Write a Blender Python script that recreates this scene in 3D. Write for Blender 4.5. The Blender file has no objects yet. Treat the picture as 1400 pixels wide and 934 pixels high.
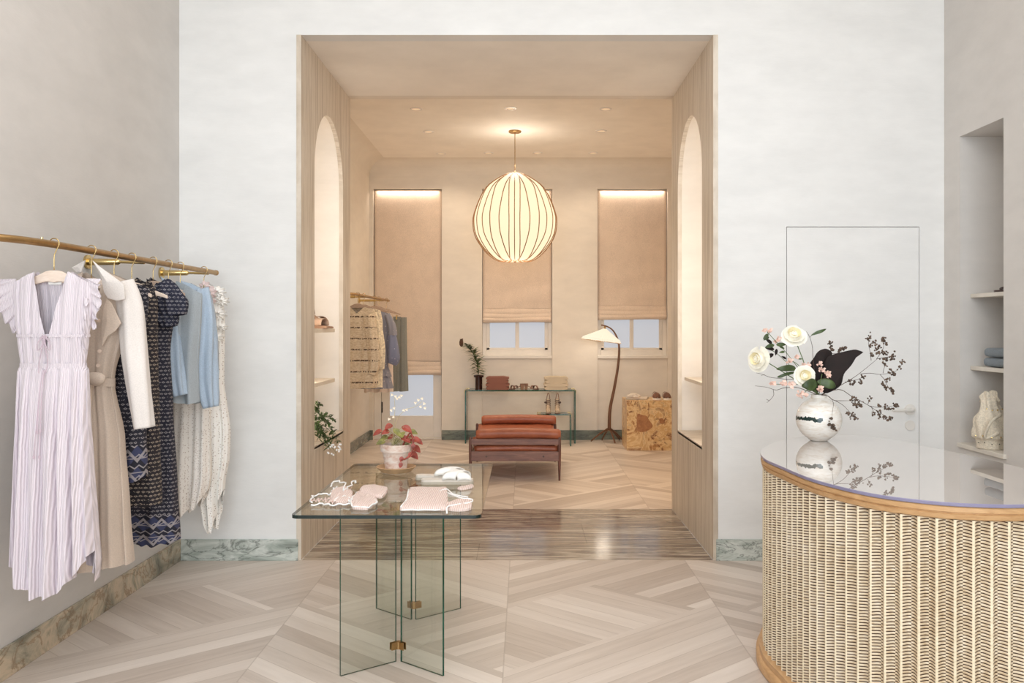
import bpy, bmesh, math, random
from mathutils import Vector, Matrix, noise
PI = math.pi; sin = math.sin; cos = math.cos
random.seed(7)
S = bpy.context.scene
COL = S.collection
H = 1.457                       # camera height
F = 1200.0                      # focal length in pixels of the 1400 wide frame

# ---------------------------------------------------------------- camera, world, lights, exposure
cd = bpy.data.cameras.new('camera'); cam = bpy.data.objects.new('camera', cd); COL.objects.link(cam)
cam.location = (0, 0, H); cam.rotation_euler = (PI/2, 0, 0)
cd.sensor_width = 36; cd.lens = F/1400*36
cd.shift_x = -17/1400; cd.shift_y = -20/1400
cd.clip_start = 0.05; cd.clip_end = 100
S.camera = cam
S.view_settings.view_transform = 'Standard'; S.view_settings.look = 'None'
S.view_settings.exposure = 0.25; S.view_settings.gamma = 1; S.view_settings.use_curve_mapping = False
w = bpy.data.worlds.new('world'); S.world = w; w.use_nodes = True
w.node_tree.nodes['Background'].inputs[0].default_value = (0.85, 0.92, 1, 1)
w.node_tree.nodes['Background'].inputs[1].default_value = 1.0
S.cycles.max_bounces = 10; S.cycles.transparent_max_bounces = 24; S.cycles.glossy_bounces = 5
S.cycles.diffuse_bounces = 6; S.cycles.sample_clamp_indirect = 4; S.cycles.use_denoising = True
S.cycles.caustics_reflective = False; S.cycles.caustics_refractive = False

def light(name, kind, loc, power, color, size=None, size_y=None, target=None, rot=None, spot=None, soft=None, spread=None):
    d = bpy.data.lights.new(name, kind); d.energy = power; d.color = color
    if kind == 'AREA':
        d.shape = 'RECTANGLE'; d.size = size; d.size_y = size_y or size
        if spread: d.spread = spread
    if kind == 'SPOT':
        d.spot_size = spot; d.spot_blend = 0.8
    if soft is not None: d.shadow_soft_size = soft
    o = bpy.data.objects.new(name, d); COL.objects.link(o); o.location = loc
    if target is not None:
        o.rotation_euler = (Vector(target)-Vector(loc)).to_track_quat('-Z', 'Y').to_euler()
    if rot is not None: o.rotation_euler = rot
    return o
DAY = (0.81, 0.92, 1.0); WARM = (1.0, 0.86, 0.69); WARM2 = (1.0, 0.88, 0.74); WARM3 = (1.0, 0.93, 0.83); WARM4 = (1.0, 0.80, 0.58)
# daylight of the shop window behind the camera and an unseen overhead area light in the front room
light('shopfront_daylight', 'AREA', (-0.1, -3.1, 2.2), 208, DAY, 4.2, 3.2, target=(-0.5, 5, 1.7))
light('overhead_area_front', 'AREA', (0.0, 2.2, 4.1), 56, (0.97, 0.98, 1.0), 3.0, 3.5, rot=(0, 0, 0))

# ---------------------------------------------------------------- materials
def lin(c):
    return tuple(((x/255)/12.92 if x/255 <= .04045 else ((x/255+.055)/1.055)**2.4) for x in c)
class N:
    """small node helper"""
    def __init__(s, name):
        s.m = bpy.data.materials.new(name); s.m.use_nodes = True; s.t = s.m.node_tree
        s.b = s.t.nodes['Principled BSDF']; s.out = s.t.nodes['Material Output']
    def n(s, kind, **kw):
        x = s.t.nodes.new(kind)
        for k, v in kw.items(): setattr(x, k, v)
        return x
    def l(s, a, b): s.t.links.new(a, b)
    def math(s, op, a, b=None, c=None):
        x = s.n('ShaderNodeMath', operation=op)
        for i, v in enumerate((a, b, c)):
            if v is None: continue
            if isinstance(v, (int, float)): x.inputs[i].default_value = v
            else: s.l(v, x.inputs[i])
        return x.outputs[0]
    def obj(s, scale=(1, 1, 1), rot=(0, 0, 0), loc=(0, 0, 0)):
        tc = s.n('ShaderNodeTexCoord'); mp = s.n('ShaderNodeMapping')
        mp.inputs['Scale'].default_value = scale; mp.inputs['Rotation'].default_value = rot; mp.inputs['Location'].default_value = loc
        s.l(tc.outputs['Object'], mp.inputs[0]); return mp.outputs[0]
    def noise(s, vec, scale=5, detail=4, rough=.5, dist=0):
        x = s.n('ShaderNodeTexNoise'); x.inputs['Scale'].default_value = scale; x.inputs['Detail'].default_value = detail
        x.inputs['Roughness'].default_value = rough; x.inputs['Distortion'].default_value = dist
        s.l(vec, x.inputs['Vector']); return x.outputs[0]
    def ramp(s, fac, stops):
        x = s.n('ShaderNodeValToRGB'); e = x.color_ramp.elements
        while len(e) < len(stops): e.new(.5)
        for i, (p, c) in enumerate(stops):
            e[i].position = p; e[i].color = (*(lin(c) if max(c) > 1 else c), 1)
        s.l(fac, x.inputs[0]); return x.outputs[0]
    def mix(s, fac, a, b, mode='MIX'):
        x = s.n('ShaderNodeMix', data_type='RGBA', blend_type=mode)
        for sock, v in ((x.inputs[0], fac), (x.inputs[6], a), (x.inputs[7], b)):
            if isinstance(v, (int, float)): sock.default_value = v
            elif isinstance(v, tuple): sock.default_value = (*(lin(v) if max(v) > 1 else v), 1)
            else: s.l(v, sock)
        return x.outputs[2]
    def col(s, c):
        if isinstance(c, tuple): s.b.inputs['Base Color'].default_value = (*lin(c), 1)
        else: s.l(c, s.b.inputs['Base Color'])
        return s
    def set(s, **kw):
        for k, v in kw.items(): s.b.inputs[k.replace('_', ' ')].default_value = v
        return s
    def bump(s, h, strength=.2, dist=.01):
        x = s.n('ShaderNodeBump'); x.inputs['Strength'].default_value = strength; x.inputs['Distance'].default_value = dist
        s.l(h, x.inputs['Height']); s.l(x.outputs[0], s.b.inputs['Normal']); return s

MATS = {}
def plain(name, c, rough=.5, metal=0, var=.06, scale=8, **kw):
    """solid colour with a faint procedural mottle"""
    if name in MATS: return MATS[name]
    n = N(name); f = n.noise(n.obj(), scale, 3)
    a = tuple(max(2, x*(1-var)) for x in c); b = tuple(min(255, x*(1+var)) for x in c)
    n.col(n.ramp(f, [(.3, a), (.7, b)])); n.set(Roughness=rough, Metallic=metal)
    for k, v in kw.items(): n.b.inputs[k.replace('_', ' ')].default_value = v
    MATS[name] = n.m; return n.m
def cloth(name, c, scale=160, var=.07, bump=.25, stretch=(1, 1, 1), rough=.9):
    n = N(name); f = n.noise(n.obj(stretch), scale, 2); g = n.noise(n.obj(), 6, 3)
    a = tuple(max(2, x*(1-var)) for x in c); b = tuple(min(255, x*(1+var)) for x in c)
    n.col(n.ramp(n.math('ADD', n.math('MULTIPLY', f, .7), n.math('MULTIPLY', g, .3)), [(.35, a), (.65, b)]))
    n.set(Roughness=rough); n.b.inputs['Sheen Weight'].default_value = .15; n.bump(f, bump, .003); return n.m
def plaster(name, c, var=.02):
    n = N(name); f = n.noise(n.obj((1, 1, 2.4)), 3.0, 5, .6); g = n.noise(n.obj((1, 1, 6)), 26, 3)
    a = tuple(x*(1-var) for x in c); b = tuple(min(255, x*(1+var)) for x in c)
    n.col(n.ramp(f, [(.3, a), (.7, b)])); n.set(Roughness=.75); n.bump(g, .12, .004); return n.m
def wood(name, c1, c2, stretch=(1, 1, 12), scale=5, rough=.4):
    n = N(name); f = n.noise(n.obj(stretch), scale, 6, .6, .6)
    n.col(n.ramp(f, [(.3, c1), (.7, c2)])); n.set(Roughness=rough); n.bump(f, .1, .003); return n.m
def emit(name, c, strength, var=None):
    n = N(name); n.col(tuple(x*var for x in c) if var else c); n.b.inputs['Emission Color'].default_value = (*lin(c), 1)
    n.b.inputs['Emission Strength'].default_value = strength; n.set(Roughness=.6); return n.m
def glass(name, tint, refl_ior=1.5):
    """thin clear pane: Fresnel mix of a tinted see-through and a mirror"""
    n = N(name); n.t.nodes.remove(n.b)
    tr = n.n('ShaderNodeBsdfTransparent'); tr.inputs[0].default_value = (*tint, 1)
    gl = n.n('ShaderNodeBsdfGlossy'); gl.inputs['Roughness'].default_value = .01
    ge = n.n('ShaderNodeNewGeometry'); fr = n.n('ShaderNodeFresnel')   # same reflectance on both faces of the sheet
    n.l(n.math('ADD', refl_ior, n.math('MULTIPLY', ge.outputs['Backfacing'], 1/refl_ior-refl_ior)), fr.inputs[0])
    mx = n.n('ShaderNodeMixShader'); n.l(fr.outputs[0], mx.inputs[0]); n.l(tr.outputs[0], mx.inputs[1]); n.l(gl.outputs[0], mx.inputs[2])
    n.l(mx.outputs[0], n.out.inputs[0]); return n.m

def mk_floor():
    n = N('oak_parquet'); tc = n.n('ShaderNodeTexCoord'); sp = n.n('ShaderNodeSeparateXYZ'); n.l(tc.outputs['Object'], sp.inputs[0])
    X, Y = sp.outputs[0], sp.outputs[1]
    W = 1.09; xs = n.math('ADD', X, .09); u = n.math('PINGPONG', xs, W); col = n.math('FLOOR', n.math('DIVIDE', xs, W))
    p = n.math('SUBTRACT', Y, n.math('MULTIPLY', u, .86)); q = n.math('ADD', Y, n.math('MULTIPLY', u, .86))
    Pd = 1.75; pp = n.math('SUBTRACT', p, 3.7); k = n.math('FLOOR', n.math('DIVIDE', pp, Pd)); m = n.math('SUBTRACT', pp, n.math('MULTIPLY', k, Pd))
    y0 = n.math('ADD', n.math('MULTIPLY', k, Pd), 3.7)
    inl = n.math('MULTIPLY', n.math('LESS_THAN', m, .84), n.math('LESS_THAN', n.math('SUBTRACT', q, y0), 1.68))
    def sel(a, b):   # inl ? a : b
        return n.math('ADD', n.math('MULTIPLY', inl, a), n.math('MULTIPLY', n.math('SUBTRACT', 1, inl), b))
    c = sel(q, p); al = sel(p, q)
    cw = n.math('DIVIDE', c, .14); pid = n.math('FLOOR', cw); fr = n.math('FRACT', cw)
    cmb = n.n('ShaderNodeCombineXYZ'); n.l(pid, cmb.inputs[0]); n.l(col, cmb.inputs[1]); n.l(n.math('ADD', inl, k), cmb.inputs[2])
    wn = n.n('ShaderNodeTexWhiteNoise', noise_dimensions='3D'); n.l(cmb.outputs[0], wn.inputs['Vector'])
    gv = n.n('ShaderNodeCombineXYZ'); n.l(n.math('MULTIPLY', c, 22), gv.inputs[0]); n.l(n.math('MULTIPLY', al, 1.6), gv.inputs[1]); n.l(n.math('MULTIPLY', wn.outputs[0], 40), gv.inputs[2])
    g = n.noise(gv.outputs[0], 1, 5, .6, .4)
    t = n.math('ADD', n.math('MULTIPLY', wn.outputs[0], .5), n.math('MULTIPLY', g, .5))
    base = n.ramp(t, [(.2, (184, 169, 157)), (.5, (209, 196, 185)), (.8, (226, 215, 205))])
    e = n.math('MINIMUM', fr, n.math('SUBTRACT', 1, fr)); e2 = n.math('LESS_THAN', e, .02)
    su = n.math('LESS_THAN', n.math('MINIMUM', u, n.math('SUBTRACT', W, u)), .003)
    base = n.mix(n.math('MULTIPLY', n.math('MAXIMUM', e2, su), .3), base, (130, 110, 94))
    n.col(base); n.set(Roughness=.42); n.bump(g, .08, .002); return n.m
def mk_marble(name, stops, stretch, scale=2.2, dist=3.0, vein=(90, 70, 55), rough=.2, vs=3.0, vw=.03, vf=.6):
    n = N(name); v = n.obj(stretch); f = n.noise(v, scale, 8, .62, dist); base = n.ramp(f, stops)
    g = n.noise(n.obj(stretch, loc=(3, 7, 1)), vs, 6, .6, 1.5); a = n.math('ABSOLUTE', n.math('SUBTRACT', g, .5))
    vv = n.math('LESS_THAN', a, vw*.4); vsoft = n.ramp(a, [(0, (1., 1., 1.)), (vw, (0., 0., 0.))])
    n.col(n.mix(n.math('MULTIPLY', vsoft, vf), base, vein)); n.set(Roughness=rough); return n.m
M = {}
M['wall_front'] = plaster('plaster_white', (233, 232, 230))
M['wall_side'] = plaster('plaster_white_shaded', (209, 204, 199))  # side walls' colour darkened to imitate grazing light
M['wall_back'] = plaster('plaster_blush', (230, 222, 211))
M['ceiling'] = plaster('ceiling_plaster', (246, 240, 232))
M['floor'] = mk_floor()
M['green_marble'] = mk_marble('green_marble', [(.22, (112, 120, 112)), (.42, (172, 180, 172)), (.58, (212, 216, 209)), (.75, (156, 167, 160))], (1, 1, 2.5), 3, 2.0, (60, 66, 60))
M['brown_marble'] = mk_marble('brown_green_marble', [(.25, (84, 86, 74)), (.40, (166, 158, 138)), (.55, (206, 186, 160)), (.68, (150, 146, 126)), (.8, (112, 92, 62))], (1, 1.3, 1.6), 2.4, 2.5, (120, 86, 50))
M['dark_marble'] = mk_marble('dark_green_marble', [(.25, (70, 78, 72)), (.5, (112, 120, 110)), (.75, (150, 152, 138))], (1, 1, 4), 2, 1.5, (50, 54, 50))
M['band_marble'] = mk_marble('banded_marble', [(.30, (66, 54, 46)), (.42, (128, 114, 104)), (.49, (200, 188, 170)), (.54, (104, 90, 80)), (.62, (168, 152, 134)), (.72, (80, 66, 58))], (.28, 3.0, 1), 2.2, .9, (84, 62, 50), rough=.13, vs=2.4)
def mk_trav():
    n = N('travertine'); f = n.noise(n.obj((1, 11, .35)), 3.2, 7, .62, .5); g = n.noise(n.obj((1, 60, 3)), 3, 3)
    c = n.ramp(n.math('ADD', n.math('MULTIPLY', f, .8), n.math('MULTIPLY', g, .2)), [(.32, (178, 161, 142)), (.47, (208, 194, 176)), (.56, (226, 214, 198)), (.7, (192, 175, 155))])
    n.col(c); n.set(Roughness=.45); n.bump(g, .15, .003); return n.m
M['trav'] = mk_trav()
M['niche'] = plaster('niche_plaster', (240, 232, 222))
M['brass'] = plain('brushed_brass', (176, 142, 96), .36, 1.0, .05, 30)
M['brass_pale'] = plain('polished_brass', (214, 188, 132), .25, 1.0, .03)
M['white_paint'] = plain('white_paint', (232, 226, 218), .45, var=.015)
M['white_metal'] = plain('white_metal', (226, 222, 216), .35, var=.02)
M['dark'] = plain('dark_gap', (40, 36, 32), .8)
M['glass'] = glass('clear_glass', (.93, .955, .935))
M['glass_edge'] = plain('green_glass_edge', (22, 76, 60), .08, 0, .2); M['glass_edge_dark'] = plain('dark_glass_edge', (10, 32, 32), .08, 0, .2)
M['frost'] = emit('daylit_frosted_pane', (200, 206, 216), .56, .7)

# ---------------------------------------------------------------- geometry helpers (world coordinates throughout)
def P(px, py, Y):
    """a point of the photograph at depth Y"""
    return Vector(((px-717)*Y/F, Y, H-(py-447)*Y/F))
class B:
    def __init__(s): s.bm = bmesh.new(); s.uv = None
    def face(s, vs, mi=0):
        try: f = s.bm.faces.new(vs); f.material_index = mi; return f
        except ValueError: return None
    def v(s, p): return s.bm.verts.new(p)
    def box(s, x0, x1, y0, y1, z0, z1, bev=0, mi=0, seg=2, M4=None):
        t = bmesh.new(); bmesh.ops.create_cube(t, size=1)
        for q in t.verts: q.co = Vector(((x0+x1)/2+q.co.x*(x1-x0), (y0+y1)/2+q.co.y*(y1-y0), (z0+z1)/2+q.co.z*(z1-z0)))
        if bev: bmesh.ops.bevel(t, geom=t.edges[:], offset=bev, segments=seg, affect='EDGES', profile=.5)
        if M4: bmesh.ops.transform(t, matrix=M4, verts=t.verts)
        s.merge(t, mi); return s
    def merge(s, t, mi=0):
        mp = {q: s.bm.verts.new(q.co) for q in t.verts}
        for f in t.faces:
            g = s.face([mp[q] for q in f.verts], mi)
        t.free()
    def grid(s, fn, nu, nv, closeu=False, mi=0, mif=None):
        rows = [[s.v(fn(i/nu, j/nv)) for i in range(nu if closeu else nu+1)] for j in range(nv+1)]
        for j in range(nv):
            for i in range(nu):
                a = i; b = (i+1) % nu if closeu else i+1
                s.face([rows[j][a], rows[j][b], rows[j+1][b], rows[j+1][a]], mif(i, j) if mif else mi)
        return rows
    def tube(s, pts, r, n=10, cap=True, mi=0, flat=1.0, closed=False):
        pts = [Vector(p) for p in pts]; rs = r if isinstance(r, (list, tuple)) else [r]*len(pts)
        rings = []; up = None; L = len(pts)
        for i, p in enumerate(pts):
            if closed: d = pts[(i+1) % L]-pts[i-1]
            else: d = pts[min(i+1, L-1)]-pts[max(i-1, 0)]
            if d.length < 1e-9: d = Vector((0, 0, 1))
            d.normalize()
            if up is None:
                up = Vector((0, 0, 1)) if abs(d.z) < .9 else Vector((0, 1, 0))
            a = up - d*up.dot(d)
            if a.length < 1e-6: a = d.orthogonal()
            a.normalize(); up = a; b = d.cross(a)
            rings.append([s.v(p+a*(rs[i]*cos(2*PI*k/n))+b*(rs[i]*flat*sin(2*PI*k/n))) for k in range(n)])
        for i in range(L if closed else L-1):
            A, Bq = rings[i], rings[(i+1) % L]
            for k in range(n): s.face([A[k], A[(k+1) % n], Bq[(k+1) % n], Bq[k]], mi)
        if cap and not closed:
            s.face(list(reversed(rings[0])), mi); s.face(rings[-1], mi)
        return s
    def lathe(s, prof, c=(0, 0, 0), n=40, mi=0, sx=1, sy=1):
        c = Vector(c); rows = []
        for r, z in prof:
            if r < 1e-5: rows.append([s.v(c+Vector((0, 0, z)))])
            else: rows.append([s.v(c+Vector((r*sx*cos(2*PI*k/n), r*sy*sin(2*PI*k/n), z))) for k in range(n)])
        for A, Bq in zip(rows, rows[1:]):
            for k in range(n):
                k2 = (k+1) % n
                if len(A) == 1 and len(Bq) == 1: continue
                if len(A) == 1: s.face([A[0], Bq[k2], Bq[k]], mi)
                elif len(Bq) == 1: s.face([A[k], A[k2], Bq[0]], mi)
                else: s.face([A[k], A[k2], Bq[k2], Bq[k]], mi)
        return s
    def prism(s, poly, z0, z1, fn=None, bev=0, mi=0, side_mi=None):
        """poly in a plane, extruded z0..z1; fn maps (a, b, h) to a point"""
        fn = fn or (lambda a, b, h: Vector((a, b, h)))
        lo = [s.v(fn(a, b, z0)) for a, b in poly]; hi = [s.v(fn(a, b, z1)) for a, b in poly]
        s.face(list(reversed(lo)), mi); s.face(hi, mi); L = len(poly)
        for i in range(L): s.face([lo[i], lo[(i+1) % L], hi[(i+1) % L], hi[i]], mi if side_mi is None else side_mi)
        return s
    def blob(s, c, r, sc=(1, 1, 1), seed=0, rough=.15, sub=2, freq=1.5, mi=0):
        t = bmesh.new(); bmesh.ops.create_icosphere(t, subdivisions=sub, radius=1)
        for q in t.verts:
            k = 1+rough*noise.noise(q.co*freq+Vector((seed*3.1, seed*1.7, 0)))*2
            q.co = Vector((q.co.x*sc[0], q.co.y*sc[1], q.co.z*sc[2]))*(r*k)+Vector(c)
        s.merge(t, mi); return s
    def leaf(s, base, d, up, L, Wd, droop=.2, n=6, fold=.15, mi=0):
        base = Vector(base); d = Vector(d).normalized(); up = Vector(up); side = d.cross(up)
        if side.length < 1e-4: side = d.orthogonal()
        side.normalize(); up = side.cross(d).normalized()
        rows = []
        for i in range(n+1):
            t = i/n; wv = Wd*.5*(sin(PI*t**.8)**.8 if 0 < t < 1 else 0)
            c = base+d*(L*t)-up*(droop*L*t*t)
            rows.append([s.v(c-side*wv+up*(fold*wv)), s.v(c), s.v(c+side*wv+up*(fold*wv))])
        for A, Bq in zip(rows, rows[1:]):
            s.face([A[0], A[1], Bq[1], Bq[0]], mi); s.face([A[1], A[2], Bq[2], Bq[1]], mi)
        return s
def props(o, label=None, cat=None, group=None, kind=None):
    if label: o['label'] = label
    if cat: o['category'] = cat
    if group: o['group'] = group
    if kind: o['kind'] = kind
    return o
def obj(name, b, mat, parent=None, smooth=False, origin=None, solid=0, bevel=0, **kw):
    """link a builder's mesh (world coordinates) as one object"""
    me = bpy.data.meshes.new(name); bm = b.bm
    bmesh.ops.remove_doubles(bm, verts=bm.verts, dist=1e-6)
    bmesh.ops.recalc_face_normals(bm, faces=bm.faces)
    off = Vector((0, 0, 0)); q = parent
    while q is not None: off += q.location; q = q.parent
    if parent is None and origin is None:
        xs = [v.co for v in bm.verts]
        origin = Vector((sum(p.x for p in xs)/len(xs), sum(p.y for p in xs)/len(xs), min(p.z for p in xs)))
        if kw.get('kind') == 'structure': origin = Vector((0, 0, 0))
    if parent is None: off = Vector(origin)
    bmesh.ops.translate(bm, verts=bm.verts, vec=-off)
    if smooth:
        for f in bm.faces: f.smooth = True
    bm.to_mesh(me); bm.free()
    for m in (mat if isinstance(mat, (list, tuple)) else [mat]): me.materials.append(m)
    if smooth == 'auto':
        try: me.set_sharp_from_angle(angle=math.radians(40))
        except Exception: pass
    o = bpy.data.objects.new(name, me); COL.objects.link(o)
    if parent is None: o.location = off
    else: o.parent = parent
    if bevel:
        md = o.modifiers.new('bevel', 'BEVEL'); md.width = bevel; md.segments = 2; md.limit_method = 'ANGLE'
    if solid:
        md = o.modifiers.new('solid', 'SOLIDIFY'); md.thickness = solid; md.offset = 0
    props(o, **kw); return o
def root(name, loc, label, cat, group=None):
    o = bpy.data.objects.new(name, None); COL.objects.link(o); o.location = Vector(loc); o.empty_display_size = .05
    return props(o, label, cat, group)
def kids(o): return [c for c in COL.objects if c.parent == o]
def copy_tree(o, loc=None, label=None, parent=None, group=None):
    c = o.copy(); COL.objects.link(c); c.parent = parent
    if loc is not None: c.location = Vector(loc)
    if label: c['label'] = label
    if group: c['group'] = group
    for ch in kids(o): copy_tree(ch, parent=c)
    return c
def lerp(a, b, t): return a+(b-a)*t
def interp(rows, z):
    """rows sorted by falling z: (z, a, b, c ...)"""
    if z >= rows[0][0]: return rows[0][1:]
    if z <= rows[-1][0]: return rows[-1][1:]
    for A, Bq in zip(rows, rows[1:]):
        if Bq[0] <= z <= A[0]:
            t = (A[0]-z)/(A[0]-Bq[0]+1e-9); t = t*t*(3-2*t)*.6+t*.4
            return tuple(lerp(a, b, t) for a, b in zip(A[1:], Bq[1:]))
def spline(pts, n=8, closed=False):
    pts = [Vector(p) for p in pts]; L = len(pts); out = []
    for i in range(L if closed else L-1):
        if closed: p0, p1, p2, p3 = pts[i-1], pts[i], pts[(i+1) % L], pts[(i+2) % L]
        else: p0, p1, p2, p3 = pts[max(i-1, 0)], pts[i], pts[i+1], pts[min(i+2, L-1)]
        for k in range(n):
            t = k/n
            out.append(.5*((2*p1)+(p2-p0)*t+(2*p0-5*p1+4*p2-p3)*t*t+(-p0+3*p1-3*p2+p3)*t*t*t))
    if not closed: out.append(pts[-1])
    return out

# ================================================================ THE SETTING
FW = 5.48; PB = 7.02; BW = 11.32             # front face of dividing wall, back end of passage, back wall
LX, RX = -2.155, 2.62; PL, PR = -1.393, 1.178; PT = 3.28
st = dict(kind='structure')
obj('floor', B().box(-2.5, 3.0, -3.6, FW, -.1, 0), M['floor'], **st)
obj('floor.001', B().box(-2.2, 2.3, PB, BW+.3, -.1, 0), M['floor'], **st)
b = B()
for x0, x1, y0, y1 in [(PL, -.30, FW, 5.9), (-.30, PR, FW, 5.9), (PL, .42, 5.9, 6.5), (.42, PR, 5.9, 6.5), (PL, .05, 6.5, PB), (.05, PR, 6.5, PB)]:
    b.box(x0+.0008, x1-.0008, y0+.0008, y1-.0008, -.1, 0)
obj('floor.002', b, M['band_marble'], **st)
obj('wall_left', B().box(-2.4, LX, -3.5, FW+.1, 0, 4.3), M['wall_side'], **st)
# right wall with the shelf niche
NY0, NY1, NZ0, NZ1, ND = 4.80, 5.28, .735, 2.602, .36
b = B().box(RX, RX+.5, -3.5, NY0, 0, 4.3).box(RX, RX+.5, NY1, FW+.1, 0, 4.3).box(RX, RX+.5, NY0, NY1, NZ1, 4.3)
b.box(RX, RX+.5, NY0, NY1, 0, NZ0).box(RX+ND, RX+.5, NY0, NY1, NZ0, NZ1)
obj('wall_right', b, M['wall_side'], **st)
# dividing wall: front skin with door hole, rear skin
DX0, DX1, DZ = 1.635, 2.466, 2.083
b = B().box(-2.4, PL-.018, FW, FW+.12, 0, 4.3).box(PL-.018, PR+.018, FW, FW+.12, PT, 4.3)
b.box(PR+.018, DX0, FW, FW+.12, 0, 4.3).box(DX1, 3.0, FW, FW+.12, 0, 4.3).box(DX0, DX1, FW, FW+.12, DZ, 4.3)
b.box(DX0-.05, DX1+.05, FW+.12, FW+.16, 0, DZ+.05)
obj('wall_middle', b, M['wall_front'], **st)
b = B().box(-2.3, PL-.02, PB-.1, PB, 0, 3.7).box(PR+.02, 2.4, PB-.1, PB, 0, 3.7).box(PL-.02, PR+.02, PB-.1, PB, PT, 3.7)
obj('wall_middle.001', b, M['wall_back'], **st)
obj('ceiling', B().box(-2.5, 3.1, -3.6, FW+.1, 4.25, 4.4), M['ceiling'], **st)
obj('ceiling.001', B().box(PL-.02, PR+.02, FW+.12, PB-.1, PT, PT+.1), M['ceiling'], **st)
obj('ceiling.002', B().box(-2.3, 2.4, PB-.1, BW+.3, 3.6, 3.75), M['ceiling'], **st)
# wall behind the camera with the shop window
b = B().box(-2.5, -2.0, -3.7, -3.5, 0, 4.3).box(2.5, 3.1, -3.7, -3.5, 0, 4.3).box(-2.0, 2.5, -3.7, -3.5, 0, .5).box(-2.0, 2.5, -3.7, -3.5, 3.9, 4.3)
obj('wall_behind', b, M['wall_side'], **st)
# passage cladding with arched niches
AY0, AY1, AZ0, SPR = 5.825, 6.74, .655, 2.50; AR = (AY1-AY0)/2; AC = (AY0+AY1)/2
def arch(n=28):
    pts = [(AY0, AZ0), (AY1, AZ0)]
    for k in range(n+1):
        a = PI*k/n; pts.append((AC+AR*cos(a), SPR+AR*sin(a)))
    return pts
def side_panel(xf, xb):
    b = B(); n = 28
    def q(y, z, x): return b.v((x, y, z))
    y0, y1 = FW-.004, PB
    ring = [(AY1, AZ0)]+[(AC+AR*cos(PI*k/n), SPR+AR*sin(PI*k/n)) for k in range(n+1)]+[(AY0, AZ0)]
    def outer(p):
        y, z = p
        if z <= AZ0+1e-6: return (y1 if y > AC else y0, AZ0)
        if z <= SPR+1e-6: return (y1 if y > AC else y0, z)
        a = math.atan2(z-SPR, y-AC); dy, dz = cos(a), sin(a)
        ty = ((y1-AC) if dy > 0 else (AC-y0))/max(abs(dy), 1e-6); tz = (PT-SPR)/max(dz, 1e-6); t = min(ty, tz)
        return (AC+dy*t, SPR+dz*t)
    for x in (xf, xb):
        for A, C in zip(ring, ring[1:]):
            oa, oc = outer(A), outer(C)
            pts = [A, oa, oc, C]
            if (oa[1] < PT-1e-5) != (oc[1] < PT-1e-5):
                yy = oa[0] if oa[1] < PT-1e-5 else oc[0]
                pts = [A, oa, (yy, PT), oc, C]
            vs = [q(y, z, x) for y, z in pts]; b.face(vs)
        b.face([q(y0, 0, x), q(y1, 0, x), q(y1, AZ0, x), q(AY1, AZ0, x), q(AY0, AZ0, x), q(y0, AZ0, x)])
    lp = ring+[ring[0]]
    for A, C in zip(lp, lp[1:]): b.face([q(*A, xf), q(*C, xf), q(*C, xb), q(*A, xb)])
    ol = [(y0, 0), (y1, 0), (y1, PT), (y0, PT), (y0, 0)]
    for A, C in zip(ol, ol[1:]): b.face([q(*A, xf), q(*C, xf), q(*C, xb), q(*A, xb)])
    return b
def niche_shell(xf, xb):
    b = B(); ring = [(AY0-.012, AZ0-.012), (AY1+.012, AZ0-.012)]
    for k in range(29):
        a = PI*k/28; ring.append((AC+(AR+.012)*cos(a), SPR+(AR+.012)*sin(a)))
    f = [b.v((xf, y, z)) for y, z in ring]; bk = [b.v((xb, y, z)) for y, z in ring]; L = len(ring)
    for i in range(L): b.face([f[i], f[(i+1) % L], bk[(i+1) % L], bk[i]])
    b.face(bk); return b
obj('wall_passage_left', side_panel(PL, PL-.03), M['trav'], **st)
obj('wall_passage_right', side_panel(PR, PR+.03), M['trav'], **st)
obj('wall_niche_left', niche_shell(PL-.03, PL-.34), M['niche'], **st)
obj('wall_niche_right', niche_shell(PR+.03, PR+.34), M['niche'], **st)
def niche_sill(x0, x1, yy0=AY0, yy1=AY1): return B().box(x0, x1, yy0, yy1, AZ0-.012, AZ0+.008)
obj('trim_1', niche_sill(PL-.34, PL-.0), M['trav'], **st)
obj('trim_2', niche_sill(PR+.0, PR+.34), M['trav'], **st)
# baseboards
bb = .132
obj('baseboard_left', B().box(LX, LX+.014, -3.5, FW-.0, 0, bb, .002), M['brown_marble'], **st)
obj('baseboard_front', B().box(LX+.014, PL-.018, FW-.014, FW, 0, bb, .002), M['green_marble'], **st)
obj('baseboard_front.001', B().box(PR+.018, DX0-.002, FW-.014, FW, 0, bb, .002), M['green_marble'], **st)
obj('baseboard_front.002', B().box(DX1+.002, RX, FW-.014, FW, 0, bb, .002), M['green_marble'], **st)
obj('baseboard_right', B().box(RX-.014, RX, -3.5, FW-.014, 0, bb, .002), M['green_marble'], **st)
# back room
BL, BR = -2.0, 2.05
obj('wall_left.001', B().box(BL-.2, BL, PB, BW+.3, 0, 3.6), M['wall_back'], **st)
obj('wall_right.001', B().box(BR, BR+.2, PB, BW+.3, 0, 3.6), M['wall_back'], **st)
RZ = 3.24
wins = [(-1.953, -1.066), (-.547, .358), (.943, 1.849)]
b = B(); xs = [BL-.05]+[x for wv in wins for x in wv]+[BR+.05]
for i in range(0, len(xs), 2): b.box(xs[i], xs[i+1], BW, BW+.3, 0, RZ)
b.box(BL-.05, BR+.05, BW, BW+.3, RZ, 3.65)
for x0, x1 in wins[1:]: b.box(x0, x1, BW+.035, BW+.3, 0, 1.05)
for x0, x1 in wins: b.box(x0, x1, BW+.25, BW+.3, 0, RZ)
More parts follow.
